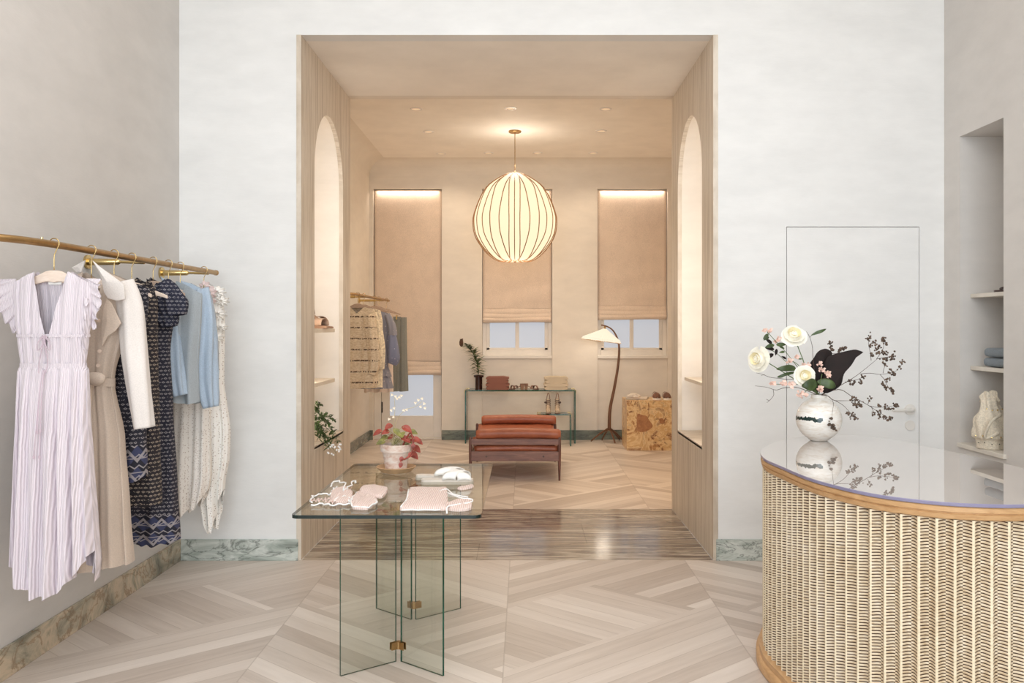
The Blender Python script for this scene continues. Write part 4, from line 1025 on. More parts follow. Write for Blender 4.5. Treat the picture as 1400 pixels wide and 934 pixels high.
branch('tiny seed sprig hanging down in front of the vase', [[(600, 548), (635, 590), (632, 640), (627, 690)]], [(622, 700, 11), (608, 733, 9), (635, 742, 12), (640, 770, 12), (632, 755, 10)], group=GB, dy=-.12, r0=.0015)
branch('upright seed sprig behind the dark leaf', [[(560, 400), (590, 320), (620, 250), (615, 200)], [(618, 262), (660, 262), (690, 235), (712, 225)]], [(612, 190, 12), (620, 215, 14), (625, 235, 10), (680, 238, 12), (700, 232, 13), (718, 222, 9)], group=GB, dy=.06)
GT_ = 'bare twigs in the vase'
branch('bare upper twig stretching left from the vase', [[(470, 470), (400, 440), (330, 437), (270, 430), (210, 422), (160, 403), (118, 393)], [(175, 405), (150, 410)]], [], 'bare_twig', 'twig', GT_, -.03, .002)
branch('bare lower forked twig stretching left from the vase', [[(450, 510), (380, 490), (300, 495), (250, 508), (190, 490), (110, 480)], [(232, 508), (234, 545), (205, 580), (190, 592)], [(205, 580), (185, 570)]], [], 'bare_twig', 'twig', GT_, -.06, .002)
def rose(label, cx_, cy_, rp, stem, dy, face=(0, -1, .25), sd=0):
    c = V(cx_, cy_, dy); r = root('rose', c, label, 'flower', 'ivory roses in the vase'); rr = rp/4.917/279
    pts = [neck+Vector((0, 0, -.05)), neck+Vector((0, 0, .012))]+[V(x_, y_, dy*.7) for x_, y_ in stem]+[c]
    obj('stem', B().tube(spline(pts, 5), .0022, 8), M['stem_green'], r, smooth=True)
    f = Vector(face).normalized(); q = f.to_track_quat('Z', 'Y'); b = B(); rn = random.Random(sd)
    for layer, (n, rad, tilt, sz) in enumerate(((6, .50, .25, .95), (6, .42, .6, .85), (5, .30, .95, .75), (5, .2, 1.2, .6), (4, .1, 1.4, .45))):
        for k in range(n):
            a = 2*PI*k/n+layer*.6+rn.uniform(-.25, .25); S0 = sz*rr*rn.uniform(.9, 1.08)
            def fn(u, v, a=a, tilt=tilt, rad=rad, S0=S0, layer=layer):
                uu = (u-.5)*1.25; h = v; w_ = sin(min(1, .25+h)*PI*.62)
                ca = a+uu*w_*.9/(rad+.35)
                ro = rr*(rad*.55)+S0*h*cos(tilt)*.95+rr*.06*rn.random()*0
                zz_ = S0*h*sin(tilt)*1.0-rr*.25+layer*.05*rr-.12*rr*h*h*(layer < 2)+.03*rr*sin(u*9+k)*h
                return c+q @ Vector((ro*cos(ca), ro*sin(ca), zz_))
            b.grid(fn, 8, 6, mi=1 if layer > 1 else 0)  # inner petals take the deeper cream as painted shading
    b.blob(c-f*rr*.1, rr*.5, seed=sd, rough=.08)
    obj('bloom', b, [M['rose'], M['rose_heart']], r, smooth=True); return r
rose('large ivory rose at the top of the vase arrangement', 370, 140, 75, [(470, 460), (440, 330), (395, 210)], -.02, (-.1, -.8, .6), 1)
rose('large ivory rose at the far left of the arrangement', 128, 300, 74, [(460, 490), (310, 395), (190, 322)], -.02, (-.75, -.6, .1), 2)
rose('small ivory rose low in the middle above the vase neck', 442, 412, 62, [(500, 500), (470, 460)], -.08, (-.1, -1, .2), 3)
def bigleaf(label, outline, base, dy, mat, cat='leaf', group=None, bow=.03, name='leaf', stem=True, mid=None):
    r = root(name, V(*base, dy), label, cat, group); pts = [V(x_, y_, dy) for x_, y_ in outline]; n = len(pts); b = B()
    B0 = V(*base, dy); T = max(pts, key=lambda p: (p-B0).length); ax = (T-B0)
    out = spline(pts, 3, True); c = sum(out, Vector())/len(out); rings = []
    for s_ in (1, .8, .6, .4, .2):
        ring = []
        for p in out:
            q = c+(p-c)*s_; t = (q-B0).dot(ax)/ax.length_squared; d_ = (q-(B0+ax*t)).length
            q = Vector((q.x, q.y+bow*(-.4+(d_/.05))*.5-.02*t*sin(t*3), q.z)); ring.append(b.v(q))
        rings.append(ring)
    for A, C in zip(rings, rings[1:]):
        for i in range(len(A)): b.face([A[i], A[(i+1) % len(A)], C[(i+1) % len(A)], C[i]])
    b.face(rings[-1]); obj('blade', b, mat, r, smooth=True, solid=.0012)
    if stem: obj('stalk', B().tube(spline([neck+Vector((0, 0, -.05)), neck+Vector((0, 0, .01)), B0, B0.lerp(T, .5)+Vector((0, .0, 0))], 5), .002, 8), M['twig'], r, smooth=True)
    return r
bigleaf('big dark burgundy leaf pointing right above the vase', [(575, 530), (640, 510), (688, 470), (700, 400), (745, 345), (775, 300), (800, 268), (832, 255), (800, 240), (770, 237), (700, 252), (640, 270), (600, 292), (580, 350), (575, 430), (560, 490)], (590, 520), -.03, M['leaf_dark'], group='dark leaves in the vase')
bigleaf('dark burgundy leaf standing upright beside the larger dark leaf', [(500, 520), (490, 430), (486, 370), (478, 330), (500, 295), (530, 250), (575, 230), (612, 242), (628, 265), (610, 320), (590, 400), (560, 500)], (520, 510), .02, M['leaf_dark'], group='dark leaves in the vase')
GL = 'green leaves around the vase neck'
for lab, o, bs_, dy in (('broad green leaf on the left above the vase neck', [(420, 480), (445, 450), (485, 430), (515, 440), (530, 470), (515, 500), (480, 515), (445, 500)], (530, 475), -.10),
                        ('broad green leaf on the right above the vase neck', [(525, 450), (560, 432), (600, 432), (635, 455), (650, 485), (625, 500), (585, 495), (548, 478)], (530, 455), -.11),
                        ('green leaf left of the small rose', [(250, 368), (290, 345), (340, 338), (375, 350), (382, 375), (340, 380), (300, 380)], (385, 372), -.05),
                        ('lower green leaf between pink blossoms and rose', [(255, 420), (290, 398), (340, 385), (380, 385), (360, 400), (310, 412), (280, 425)], (385, 395), -.04),
                        ('narrow leaf at the upper tip of the green sprig', [(485, 142), (505, 122), (535, 105), (585, 96), (560, 118), (525, 132)], (485, 145), -.0)):
    bigleaf(lab, o, bs_, dy, M['leaf_green'], group=GL, bow=.012, stem=False)
branch('thin leafless tip of the sprig beside the large top rose', [[(520, 480), (500, 300), (495, 220), (478, 155), (455, 115)], [(478, 155), (490, 140)]], [], 'bare_twig', 'twig', GT_, 0, .002)
def sprig(label, heads, stem, dy, mats=('pinkb',), leaves=(), pet=.014, lm='leaf_green'):
    r = root('blossom_sprig', V(*heads[0][:2], dy), label, 'flower', 'pink blossom sprigs in the vase'); rn = random.Random(len(label))
    pts = [neck+Vector((0, 0, -.05)), neck+Vector((0, 0, .01))]+[V(x_, y_, dy) for x_, y_ in stem]
    obj('stem', B().tube(spline(pts, 5), .0015, 7), M['stem_green'], r, smooth=True)
    for hx_, hy_, hr in heads:
        b = B(); c = V(hx_, hy_, dy-.01)
        for k in range(11):
            a = rn.uniform(0, 6.28); e = rn.uniform(-.2, .9)
            b.leaf(c+Vector((rn.gauss(0, .3), rn.gauss(0, .3), rn.gauss(0, .3)))*hr/4.917/279, (cos(a), -.6, sin(a)*e+.3), (0, -1, .3), pet, pet*.85, .1, 4, .3)
        obj('blossom', b, M['pinkb'], r)
    if leaves:
        b = B()
        for lx, ly, ax_, az, L in leaves: b.leaf(V(lx, ly, dy-.005), (ax_, -.3, az), (0, -1, .4), L, L*.42, .2, 6)
        obj('leaf', b, M[lm], r)
sprig('pink blossom sprig in front of the dark leaf', [(545, 330, 22), (555, 375, 26), (590, 395, 28), (600, 410, 18)], [(545, 480), (560, 400)], -.11)
sprig('pale pink bud hanging over the vase mouth', [(545, 495, 18), (545, 515, 16)], [(545, 490)], -.13)
sprig('pink blossom drooping at the left of the vase neck', [(415, 535, 20), (435, 545, 20)], [(480, 500), (440, 530)], -.10, pet=.018)
sprig('row of pink blossoms left of the vase', [(228, 466, 18), (300, 465, 24), (345, 475, 24)], [(470, 480), (400, 470), (300, 470), (235, 468)], -.06, pet=.018)
sprig('pink blossoms below the upper left leaves', [(340, 312, 24), (385, 292, 16)], [(500, 480), (400, 340), (345, 315)], -.02, leaves=[(310, 250, -.9, -.1, .03), (400, 300, .9, .1, .02)])
sprig('pale pink blossoms just behind the small rose', [(430, 345, 24), (465, 345, 20)], [(500, 480), (450, 380)], -.03)
sprig('upper left sprig with pale blossoms and dark foliage', [(175, 108, 14), (205, 110, 14), (265, 172, 22)], [(490, 480), (330, 270), (230, 160), (190, 115)], 0, leaves=[(200, 130, -.6, -.5, .04), (205, 150, -.8, -.4, .035), (190, 125, .6, .2, .02), (250, 205, .8, .1, .05), (240, 205, -.9, -.15, .05), (270, 212, .9, -.4, .03)])
sprig('left sprig of narrow dark leaves beside the left rose', [(250, 185, 12)], [(480, 480), (330, 330), (255, 262), (215, 240)], .02, leaves=[(240, 235, -.9, .2, .05), (235, 265, -.9, -.4, .05), (255, 230, -.2, -.9, .035), (225, 200, -.7, .6, .045), (320, 300, -.8, .5, .03)], lm='leaf_dark')

# ================================================================ RIGHT NICHE CONTENTS
M['denim'] = cloth('grey_denim', (116, 124, 130), 240, .12); M['canvas'] = cloth('cream_canvas', (216, 204, 184), 120, .08, .5)
M['dark_leather'] = plain('dark_brown_leather', (74, 56, 52), .5, var=.2); M['sand_leather'] = plain('sand_snake_leather', (178, 160, 140), .55, var=.25, scale=60)
GJ = 'jeans on the right niche shelf'
for k, z0_ in ((0, 1.2235), (1, 1.280)):
    b = B(); x0 = RX+.075+.004*k; x1 = x0+.20; y0, y1 = 4.85, 5.15; hh = .055
    for j in range(1):
        zc_ = z0_+.027
        def fn(u, v, zc_=zc_, j=j):
            th = 2*PI*u; c = cos(th); s = sin(th); X_ = (x0+x1)/2+((x1-x0)/2-.004*j)*(abs(c)**.25)*(1 if c > 0 else -1); Z_ = zc_+.0262*(abs(s)**.75)*(1 if s > 0 else -1)+.0015*sin(v*20+j)
            return Vector((X_, lerp(y0, y1, v)+0*c, Z_))
        rws = b.grid(fn, 28, 14, closeu=True); b.face(rws[0]); b.face(rws[-1])
    obj('folded_jeans', b, M['denim'], smooth='auto', label=('lower' if k == 0 else 'upper')+' of two folded grey-blue jeans on the middle niche shelf', cat='jeans', group=GJ)
# cream drawstring bag
bc = Vector((xx(1360, 5.0), 5.02, .7625)); r = root('canvas_bag', bc, 'slouchy cream canvas bag with metal studs on the lowest niche shelf', 'bag')
def fn(u, v):
    th = 2*PI*u; z_ = .30*v; rad = interp([(.30, .045), (.27, .06), (.235, .05), (.16, .105), (.06, .115), (.03, .095), (0, .09)], z_)[0] if False else interp([(.30, .055), (.265, .05), (.24, .058), (.16, .098), (.065, .112), (.05, .094), (0, .09)], z_)[0]
    f = 1+.10*sin(7*th+v*5)*min(1, v*1.6)+.07*noise.noise(Vector((cos(th)*2, sin(th)*2, v*5)))
    return bc+Vector((rad*f*cos(th)*.95-.02*v*v, rad*f*sin(th)*.8, z_+.03*sin(2*th)*v**3))
b = B(); rws = b.grid(fn, 60, 40, closeu=True); b.face(list(reversed(rws[0]))); obj('bag_body', b, M['canvas'], r, smooth=True)
b = B(); b.tube(spline([bc+Vector((.0, -.09, .2)), bc+Vector((-.07, -.11, .16)), bc+Vector((-.085, -.08, .07)), bc+Vector((-.02, -.10, .10))], 5), .009, 8, flat=.5)
obj('drawstring', b, M['canvas'], r, smooth=True)
for zz_, n in ((.225, 6), (.075, 7), (.035, 6)):
    b = B()
    for k in range(n):
        a = -2.9+k*.42; rad = interp([(.24, .062), (.16, .1), (.075, .112), (.035, .092)], zz_)[0]; b.blob(bc+Vector((rad*cos(a)*1.02, rad*sin(a)*.9, zz_+.004*sin(k*2))), .005 if zz_ > .05 else .0035, sub=1, rough=0)
    obj('stud_row', b, M['brass_pale'] if zz_ > .05 else M['dark'], r)
# lace-up sandal
sc_ = Vector((RX+.20, 5.02, 1.6555)); r = root('lace_up_sandal', sc_, 'lace-up heeled sandal with dark straps on the top niche shelf', 'sandal')
obj('sole', B().prism([(p.x, p.y) for p in spline([(-.13, 0, 0), (-.11, -.035, 0), (-.03, -.04, 0), (.06, -.03, 0), (.1, 0, 0), (.06, .03, 0), (-.03, .035, 0), (-.11, .03, 0)], 4, True)], 0, .012, fn=lambda a, c, h: sc_+Vector((a, c, h+.0))), M['dark_leather'], r)
b = B(); b.tube([sc_+Vector((.0, 0, .18+.0)), sc_+Vector((.01, 0, .10)), sc_+Vector((.0, 0, .05)), sc_+Vector((-.05, 0, .02))], [.022, .026, .036, .03], 16, flat=1.0)
obj('ankle_shaft', b, M['sand_leather'], r, smooth=True)
for k, (zz_, rr_, dx_) in enumerate(((.24, .012, .01), (.20, .018, .006), (.16, .025, .0), (.125, .029, .0), (.09, .033, -.005), (.06, .040, -.02), (.03, .040, -.055))):
    obj('strap', B().tube([sc_+Vector((dx_+rr_*cos(a), rr_*sin(a), zz_+.3*rr_*cos(a))) for a in [2*PI*i/16 for i in range(16)]], .005, 6, closed=True), M['dark_leather'], r)
b = B().tube([sc_+Vector((.01, 0, .17)), sc_+Vector((.008, 0, .26))], [.012, .005], 8); obj('back_strap', b, M['sand_leather'], r)

# ================================================================ LEFT ARCHED NICHE CONTENTS
M['taupe'] = plain('taupe_suede', (176, 146, 124), .8); M['taupe2'] = plain('brown_suede', (150, 118, 96), .8)
GS = 'wedge sandals in the left arched niche'
def wedge(loc, rz, label, mats, group=None, sc=1):
    r = root('wedge_sandal', loc, label, 'sandal', group); o = Vector(loc); m1, m2 = mats
    T = lambda x, y, z: o+Vector((x*cos(rz)-y*sin(rz), x*sin(rz)+y*cos(rz), z))*sc if False else o+Vector(((x*cos(rz)-y*sin(rz))*sc, (x*sin(rz)+y*cos(rz))*sc, z*sc))
    prof_ = [(-.12, 0), (.02, 0), (.12, 0), (.125, .012), (.05, .022), (-.03, .055), (-.12, .085), (-.125, .07)]
    obj('wedge_sole', B().prism(prof_, -.035, .035, fn=lambda a, c, h: T(a, h, c)), m2, r, bevel=.005*sc)
    b = B()
    def fn(u, v):
        th = PI*u; return T(.045+.035*(2*v-1), .040*cos(th), .02+.045*sin(th)**.7)
    b.grid(fn, 16, 4); obj('strap', b, m1, r, smooth=True, solid=.003)
    b = B().tube(spline([T(-.10, .033, .08), T(-.115, .03, .12), T(-.13, 0, .13), T(-.115, -.03, .12), T(-.10, -.033, .08)], 4), .004*sc, 8); obj('heel_strap', b, m1, r, smooth=True)
wedge((PL-.10, 6.26, 1.4455), math.radians(-25), 'taupe suede wedge sandal lying in front in the left arched niche', (M['taupe'], M['taupe2']), GS, 1.1)
wedge((PL-.13, 6.40, 1.4455), math.radians(-55), 'taupe suede wedge sandal standing behind its partner in the left arched niche', (M['taupe2'], M['taupe']), GS, 1.35)
# trailing plant on the niche sill
M['pot_dark'] = plain('pale_ceramic', (206, 194, 180), .6)
o = Vector((PL-.13, 5.98, AZ0+.0085)); r = root('trailing_plant', o, 'leafy green trailing plant with white flowers on the left niche sill', 'potted plant')
obj('pot', B().lathe([(0, 0), (.055, 0), (.07, .10), (.066, .10), (.05, .085), (0, .085)], o), M['pot_dark'], r, smooth='auto')
rn = random.Random(3); bl = B(); bs = B(); bf = B()
tips = [P(438, 552, 5.92), P(457, 575, 6.0), P(444, 570, 5.9), P(440, 590, 5.88), P(452, 606, 6.0), P(456, 590, 6.1), P(448, 612, 5.95), P(434, 560, 5.85), P(436, 600, 5.85), P(446, 598, 5.95), P(462, 604, 6.15), P(450, 580, 6.0)]
for t in tips:
    base = o+Vector((rn.uniform(-.03, .03), rn.uniform(-.03, .03), .09)); mid = base.lerp(t, .5)+Vector((.02, 0, .07)); sp_ = spline([base, mid, t], 7)
    bs.tube(sp_, .0015, 5)
    for p in sp_[3:]:
        for k in range(3): bl.leaf(p, (rn.uniform(-.6, 1), rn.uniform(-1, .6), rn.uniform(-.7, .7)), (0, -.4, 1), rn.uniform(.022, .04), rn.uniform(.010, .017), .2, 4)
for k in range(22):
    c = P(rn.uniform(448, 466), rn.uniform(606, 622), rn.uniform(5.92, 6.02)); c.x = max(c.x, PL+.01)
    for j in range(4): a = j*1.57+k; bf.leaf(c, (cos(a), -.3, sin(a)), (0, -1, 0), .008, .007, .1, 4)
for t in (P(452, 616, 5.97), P(460, 620, 5.97), P(447, 614, 5.93)): bs.tube(spline([o+Vector((.03, 0, .09)), Vector((PL+.02, t.y, AZ0+.05)), Vector((max(t.x, PL+.012), t.y, t.z))], 6), .0012, 5)
obj('stem', bs, M['stem_green'], r, smooth=True); obj('foliage', bl, M['leaf_green'], r); obj('white_flower', bf, M['white_trim'], r)

# ================================================================ PENDANT LAMP
PY = 9.6; pc = Vector((xx(704, PY), PY, 0)); ztop, zbot_ = zz(237, PY), zz(358, PY); PRd = 55.5/F*PY; zmid = (ztop+zbot_)/2
M['shade'] = emit('glowing_paper_shade', (255, 233, 194), .95, .3)
M['rib'] = wood('bent_beech_rib', (150, 106, 68), (176, 130, 88), (3, 3, 8), 6)
r = root('pendant_lamp', (pc.x, pc.y, zbot_), 'large glowing lobed paper pendant lamp with thin wooden ribs', 'pendant lamp')
Hh = (ztop-zbot_)/2
meri = spline([(0.0, 1.0, 0), (.15, .985, 0), (.33, .915, 0), (.66, .70, 0), (.83, .45, 0), (.97, .1, 0), (1.0, -.1, 0), (.97, -.35, 0), (.87, -.56, 0), (.68, -.79, 0), (.5, -.93, 0), (.36, -.985, 0), (.2, -.95, 0), (.09, -.86, 0)], 4)
meri2 = spline([(0.0, 1.0, 0), (.15, .985, 0), (.33, .915, 0), (.66, .70, 0), (.83, .45, 0), (.95, .1, 0), (.96, -.15, 0), (.90, -.4, 0), (.74, -.65, 0), (.5, -.85, 0), (.25, -.97, 0), (.0, -1.0, 0)], 5)
def mer(t, which=0):
    m = meri2 if which else meri; q = t*(len(m)-1); i = min(int(q), len(m)-2); p = m[i].lerp(m[i+1], q-i); return p.x*PRd, zmid+p.y*Hh
NPet = 13; b = B(); ribs = []
for k in range(NPet):
    a0 = -PI/2+2*PI*k/NPet; wide = .36; wh = 0; scl = 1.0 if k == 0 else 1.0-.004*(k % 3)
    def pt(u, t, a0=a0, wh=wh, scl=scl, bul=1.0):
        rr, z_ = mer(t, wh); w_ = (wide*(.75 if wh else 1))*(sin(PI*min(1, t*1.02+.02))**.6 if t < .98 else sin(PI*.999)**.6+.02)
        a = a0+(2*u-1)*w_; k2 = 1+.012*(1-(2*u-1)**2)*sin(PI*t)-.0
        return Vector((pc.x+rr*scl*k2*cos(a), pc.y+rr*scl*k2*sin(a), z_))
    b.grid(lambda u, v: pt(u, v), 10, 44)
    for u in (0, 1): ribs.append([pt(u, t/40)+(pt(u, t/40)-Vector((pc.x, pc.y, pt(u, t/40).z))).normalized()*.016*sin(PI*min(1,t/37))**.6 for t in range(41)])
    if k == 0: ribs.append([pt(.5, t/40)+Vector((0, -.003, 0)) for t in range(41)])
obj('paper_shade', b, M['shade'], r, smooth=True)
for p in ribs: obj('rib', B().tube(p, .005, 6), M['rib'], r, smooth=True)
cz = 3.6
obj('cord', B().tube([(pc.x, pc.y, ztop-.01), (pc.x, pc.y, cz-.02)], .004, 8), M['brass'], r)
obj('canopy', B().lathe([(0, -.022), (.055, -.022), (.068, -.016), (.07, 0), (0, 0)], (pc.x-.02*0, pc.y, cz), 32), M['brass'], r, smooth='auto')
obj('finial', B().lathe([(0, -.03), (.012, -.02), (.012, .02), (0, .03)], (pc.x, pc.y, ztop), 12), M['rib'], r, smooth=True)
light('pendant_fill_down', 'POINT', (pc.x, pc.y, zmid-.95*Hh-.22), 12, WARM4, soft=.25)  # added point under the shade, spreads the pendant's light to the walls
light('pendant_fill_up', 'POINT', (pc.x, pc.y, ztop+.10), 6, WARM2, soft=.12)  # added point above the shade, throws pendant light on the ceiling

# recessed downlights
M['lens'] = emit('downlight_lens', (250, 226, 196), .25)
def downlight(x, y, label):
    r = root('downlight', (x, y, cz-.006), label, 'downlight', 'recessed downlights in the back room ceiling')
    obj('trim_ring', B().lathe([(.042, -.0), (.043, -.006), (.060, -.005), (.062, 0)], (x, y, cz), 28), M['white_metal'], r, smooth='auto')
    obj('lens', B().lathe([(0, -.002), (.042, -.002)], (x, y, cz), 28), M['lens'], r)
pos = [(569, 149, 'left one of the nearest row of recessed ceiling downlights'), (698, 148, 'middle one of the nearest row of recessed ceiling downlights'), (828, 149, 'right one of the nearest row of recessed ceiling downlights'), (586, 180, 'recessed downlight left of the pendant lamp canopy'), (822, 179, 'recessed downlight right of the pendant lamp canopy'),
       (603, 210, 'leftmost of the farthest row of recessed ceiling downlights'), (668, 209, 'recessed downlight in the farthest row, just left of the pendant cord'), (735, 209, 'recessed downlight in the farthest row, just right of the pendant cord'), (811, 209, 'rightmost of the farthest row of recessed ceiling downlights')]
for i, (px, py, lab) in enumerate(pos):
    Yq = F*(cz-H)/(447-py); x_, y_ = (px-717)*Yq/F, Yq; downlight(x_, y_, lab)
    light('downlight_beam', 'SPOT', (x_, y_, cz-.02), (18, 18, 24, 20, 20, 13, 12, 12, 13)[i], WARM4, rot=(0, 0, 0), spot=math.radians(125), soft=.04)
light('right_downlight_beam', 'SPOT', (1.35, 7.75, cz-.02), 85, (1, .66, .32), rot=(0, 0, 0), spot=math.radians(50), soft=.04)

# ================================================================ ROMAN BLINDS
M['linen'] = cloth('blush_linen', (222, 203, 186), 150, .05, .4, (1, 1, 1))
for i, ((x0, x1), zb_, lab) in enumerate(((wins[0], zz(513, BW+.06), 'longest blush linen blind, over the glazed door on the left'), (wins[1], zz(441, BW+.06), 'blush linen blind behind the pendant lamp'), (wins[2], zz(437, BW+.06), 'blush linen blind behind the floor lamp, rightmost'))):
    r = root('roman_blind', ((x0+x1)/2, BW+.055, zb_), lab, 'blind', 'linen roman blinds'); b = B(); X0, X1 = x0+.008, x1-.008
    def fn(u, v):
        z_ = lerp(RZ-.012, zb_+.16, v); return Vector((lerp(X0, X1, u), BW+.06+.006*sin(u*7+v*3)*v+.004*sin(v*30+u*4)*v*v, z_))
    b.grid(fn, 24, 50); obj('blind_panel', b, M['linen'], r, smooth=True, solid=.002)
    b = B()
    for j, (za, zb2, fr_) in enumerate(((.175, .085, .012), (.125, .03, .022), (.075, 0, .032))):
        def fn(u, v, j=j, za=za, zb2=zb2, fr_=fr_):
            th = PI*v; z_ = lerp(zb_+za, zb_+zb2, v)-.006*sin(PI*u)*sin(th)*(j > 0)+.004*sin(u*5+j*2); return Vector((lerp(X0, X1, u), BW+.055-.002*j-fr_*sin(th)*(.8+.2*sin(u*6+j)), z_))
        b.grid(fn, 30, 10)
    obj('fold', b, M['linen'], r, smooth=True, solid=.002)

# ================================================================ BACK ROOM CLOTHES RAIL
bx = -1.70; bz = 1.785
r = root('clothes_rail', (bx, 9.9, bz-.03), 'brass clothes rail in the back room on the left', 'clothes rail')
obj('rail_tube', B().tube(spline([(BL, 8.6, bz), (-1.86, 8.6, bz), (-1.75, 8.68, bz), (bx, 8.85, bz)], 6)+[Vector((bx, 9.6, bz)), Vector((bx, 11.0, bz))], .0145, 16), M['brass'], r, smooth='auto')
for yy in (9.3, 10.6):
    obj('wall_bracket', B().tube([(BL, yy, bz-.01), (BL+.012, yy, bz-.01)], .034, 20).tube([(BL+.012, yy, bz-.01), (BL+.2, yy, bz-.01)], .014, 14).tube([(BL+.2, yy, bz-.01), (bx, yy, bz-.012)], .0075, 12), M['brass_pale'], r, smooth='auto')
GH2 = 'hangers on the back room rail'
M['knit'] = cloth('cream_knit', (226, 208, 180), 60, .12, .9); M['knit_fringe'] = cloth('cream_fringe_knit', (230, 212, 186), 45, .14, 1.0)
def striped(name, base, dark, k=9):
    n = N(name); tc = n.n('ShaderNodeTexCoord'); sp = n.n('ShaderNodeSeparateXYZ'); n.l(tc.outputs['Object'], sp.inputs[0])
    f = n.math('FRACT', n.math('MULTIPLY', sp.outputs[2], k)); s_ = n.math('LESS_THAN', n.math('ABSOLUTE', n.math('SUBTRACT', f, .5)), .07)
    ns = n.noise(n.obj(), 60, 3); s_ = n.math('MULTIPLY', s_, n.math('GREATER_THAN', ns, .48)); n2 = n.noise(n.obj((1, 1, 2)), 45, 4)
    n.col(n.mix(s_, n.ramp(n2, [(.3, (206, 184, 152)), (.7, (236, 220, 196))]), dark)); n.set(Roughness=.95); n.bump(n2, 1.0, .008); return n.m
M['knit_stripe'] = striped('cream_knit_with_stripes', (226, 208, 180), (92, 74, 60))
def printed(name, c, d, k=60, thr=.16):
    n = N(name); v = n.n('ShaderNodeTexVoronoi'); v.inputs['Scale'].default_value = k; n.l(n.obj(), v.inputs['Vector'])
    n.col(n.mix(n.math('LESS_THAN', v.outputs['Distance'], thr), c, d)); n.set(Roughness=.9); return n.m
M['slate'] = printed('slate_blue_print', (142, 142, 154), (206, 198, 200), 26); M['slate2'] = printed('blue_print_sleeve', (128, 134, 160), (190, 190, 210), 26)
M['offwhite'] = cloth('off_white_linen', (232, 216, 204), 200, .03); M['sage'] = cloth('sage_grey_linen', (132, 134, 128), 200, .06); M['dgrey'] = cloth('dark_grey_wool', (88, 80, 76), 200, .08)
GG2 = 'garments on the back room rail'
def garm(Y, cxp, rows_, label, mat, cat, name, zt=None, zb=None, slv=(), folds=6, amp=lambda v: .004+.012*v, hl='', seed=0, hx=None):
    hanger(bx, Y, bz, hl, GH2, M['hang_brown'], half=.17, drop=.085)
    cx_ = bx if cxp is None else xx(cxp, Y); W_ = lambda py: zz(py, Y); zb0 = min(q[0] for q in rows_)
    r = root(name, (cx_, Y, W_(max(q[0] for q in rows_))), label, cat, GG2)
    rr_ = [(W_(q[0]), *q[1:]) for q in rows_]; t0 = rr_[0][0]; b0 = rr_[-1][0]
    obj('garment_body', body(B(), cx_, Y, rr_, zt or (lambda c, f: t0-.05*abs(c)-(.09*max(0, 1-abs(c)/.4) if f else 0)), zb or (lambda c, f: b0+.006*sin(c*9)), folds=folds, amp=amp, seed=seed, nu=100, nv=34), mat, r, smooth=True)
    for pts_, ws, ds, m2 in slv:
        obj('sleeve', sleeve(B(), [P(a, c, Y+d) for a, c, d in pts_], ws, ds, seed=seed, amp=.005), m2, r, smooth=True, solid=.002)
    return r
Y = 8.95
g = garm(Y, None, [(417, .17, .03, 0), (440, .19, .07, 0), (500, .20, .09, 0), (520, .21, .09, .0), (530, .19, .07, .0)], 'cream striped chunky knit cardigan, nearest on the back room rail', M['knit_stripe'], 'cardigan', 'knit_cardigan', slv=[([(503, 430, -.02), (508, 460, -.05), (511, 495, -.05), (508, 512, -.05)], [.05, .06, .06, .05], [.05, .06, .06, .05], M['knit_stripe'])], hl='brown hanger inside the striped cream cardigan', seed=51)
Y = 9.28
g = garm(Y, None, [(418, .17, .03, 0), (440, .2, .06, 0), (480, .20, .07, 0), (530, .2, .07, 0)], 'cream fringed knit cardigan with a dark tassel, second on the back room rail', M['knit_fringe'], 'cardigan', 'knit_cardigan', slv=[([(510, 428, -.02), (515, 450, -.04), (519, 480, -.05), (520, 505, -.05)], [.05, .055, .055, .04], [.05, .055, .055, .04], M['knit_fringe'])], hl='brown hanger inside the fringed cream cardigan', seed=52)
b = B()
for a, c_ in (((500, 448), (503, 452)), ((501, 456), (504, 463)), ((502, 462), (506, 466)), ((503, 472), (508, 478))): b.tube([P(*a, Y-.12), P(*c_, Y-.12)], .006, 6)
obj('red_tassel', b, plain('dull_red_yarn', (160, 78, 62), .9), g)
obj('dark_bead', B().blob(P(501, 449, Y-.13), .022, sub=2), M['navy_front'], g)
Y = 9.95
g = garm(Y, None, [(423, .16, .03, 0), (440, .19, .06, 0), (490, .155, .07, 0), (503, .15, .07, 0), (530, .20, .09, .0)], 'slate-blue printed dress with tiered skirt and puffed blue cuff on the back rail', M['slate'], 'dress', 'printed_dress', slv=[([(529, 430, -.02), (535, 445, -.04), (537, 459, -.05)], [.035, .045, .045], [.04, .05, .05], M['slate']), ([(536, 458, -.05), (537, 475, -.06), (538, 490, -.06), (536, 498, -.05)], [.045, .062, .066, .045], [.05, .06, .06, .04], M['slate2'])], hl='hanger inside the slate-blue printed dress', seed=53)
b = B()
for z0p, z1p in ((502, 515), (514, 531)):
    def fn(u, v, z0p=z0p, z1p=z1p): th = 2*PI*u; wv = .16+.03*v+(.02 if z0p > 510 else 0); return Vector((bx+wv*cos(th)*(1+.03*v*sin(12*th)), Y+(.085+.02*v)*sin(th)+.012*v*sin(14*th), lerp(zz(z0p, Y), zz(z1p, Y), v)))
    b.grid(fn, 110, 6, closeu=True)
obj('skirt_tier', b, M['slate'], g, smooth=True)
Y = 10.25
garm(Y, None, [(425, .14, .03, 0), (445, .17, .04, 0), (500, .165, .06, 0), (536, .17, .06, 0)], 'off-white linen dress between the blue dress and the grey trousers', M['offwhite'], 'dress', 'linen_dress', hl='hanger inside the off-white linen dress', seed=54)
Y = 10.8; cxp = 549
hanger(bx, Y, bz, 'brown wooden clip hanger holding the grey trousers', GH2, M['hang_brown'], half=.175, drop=.10)
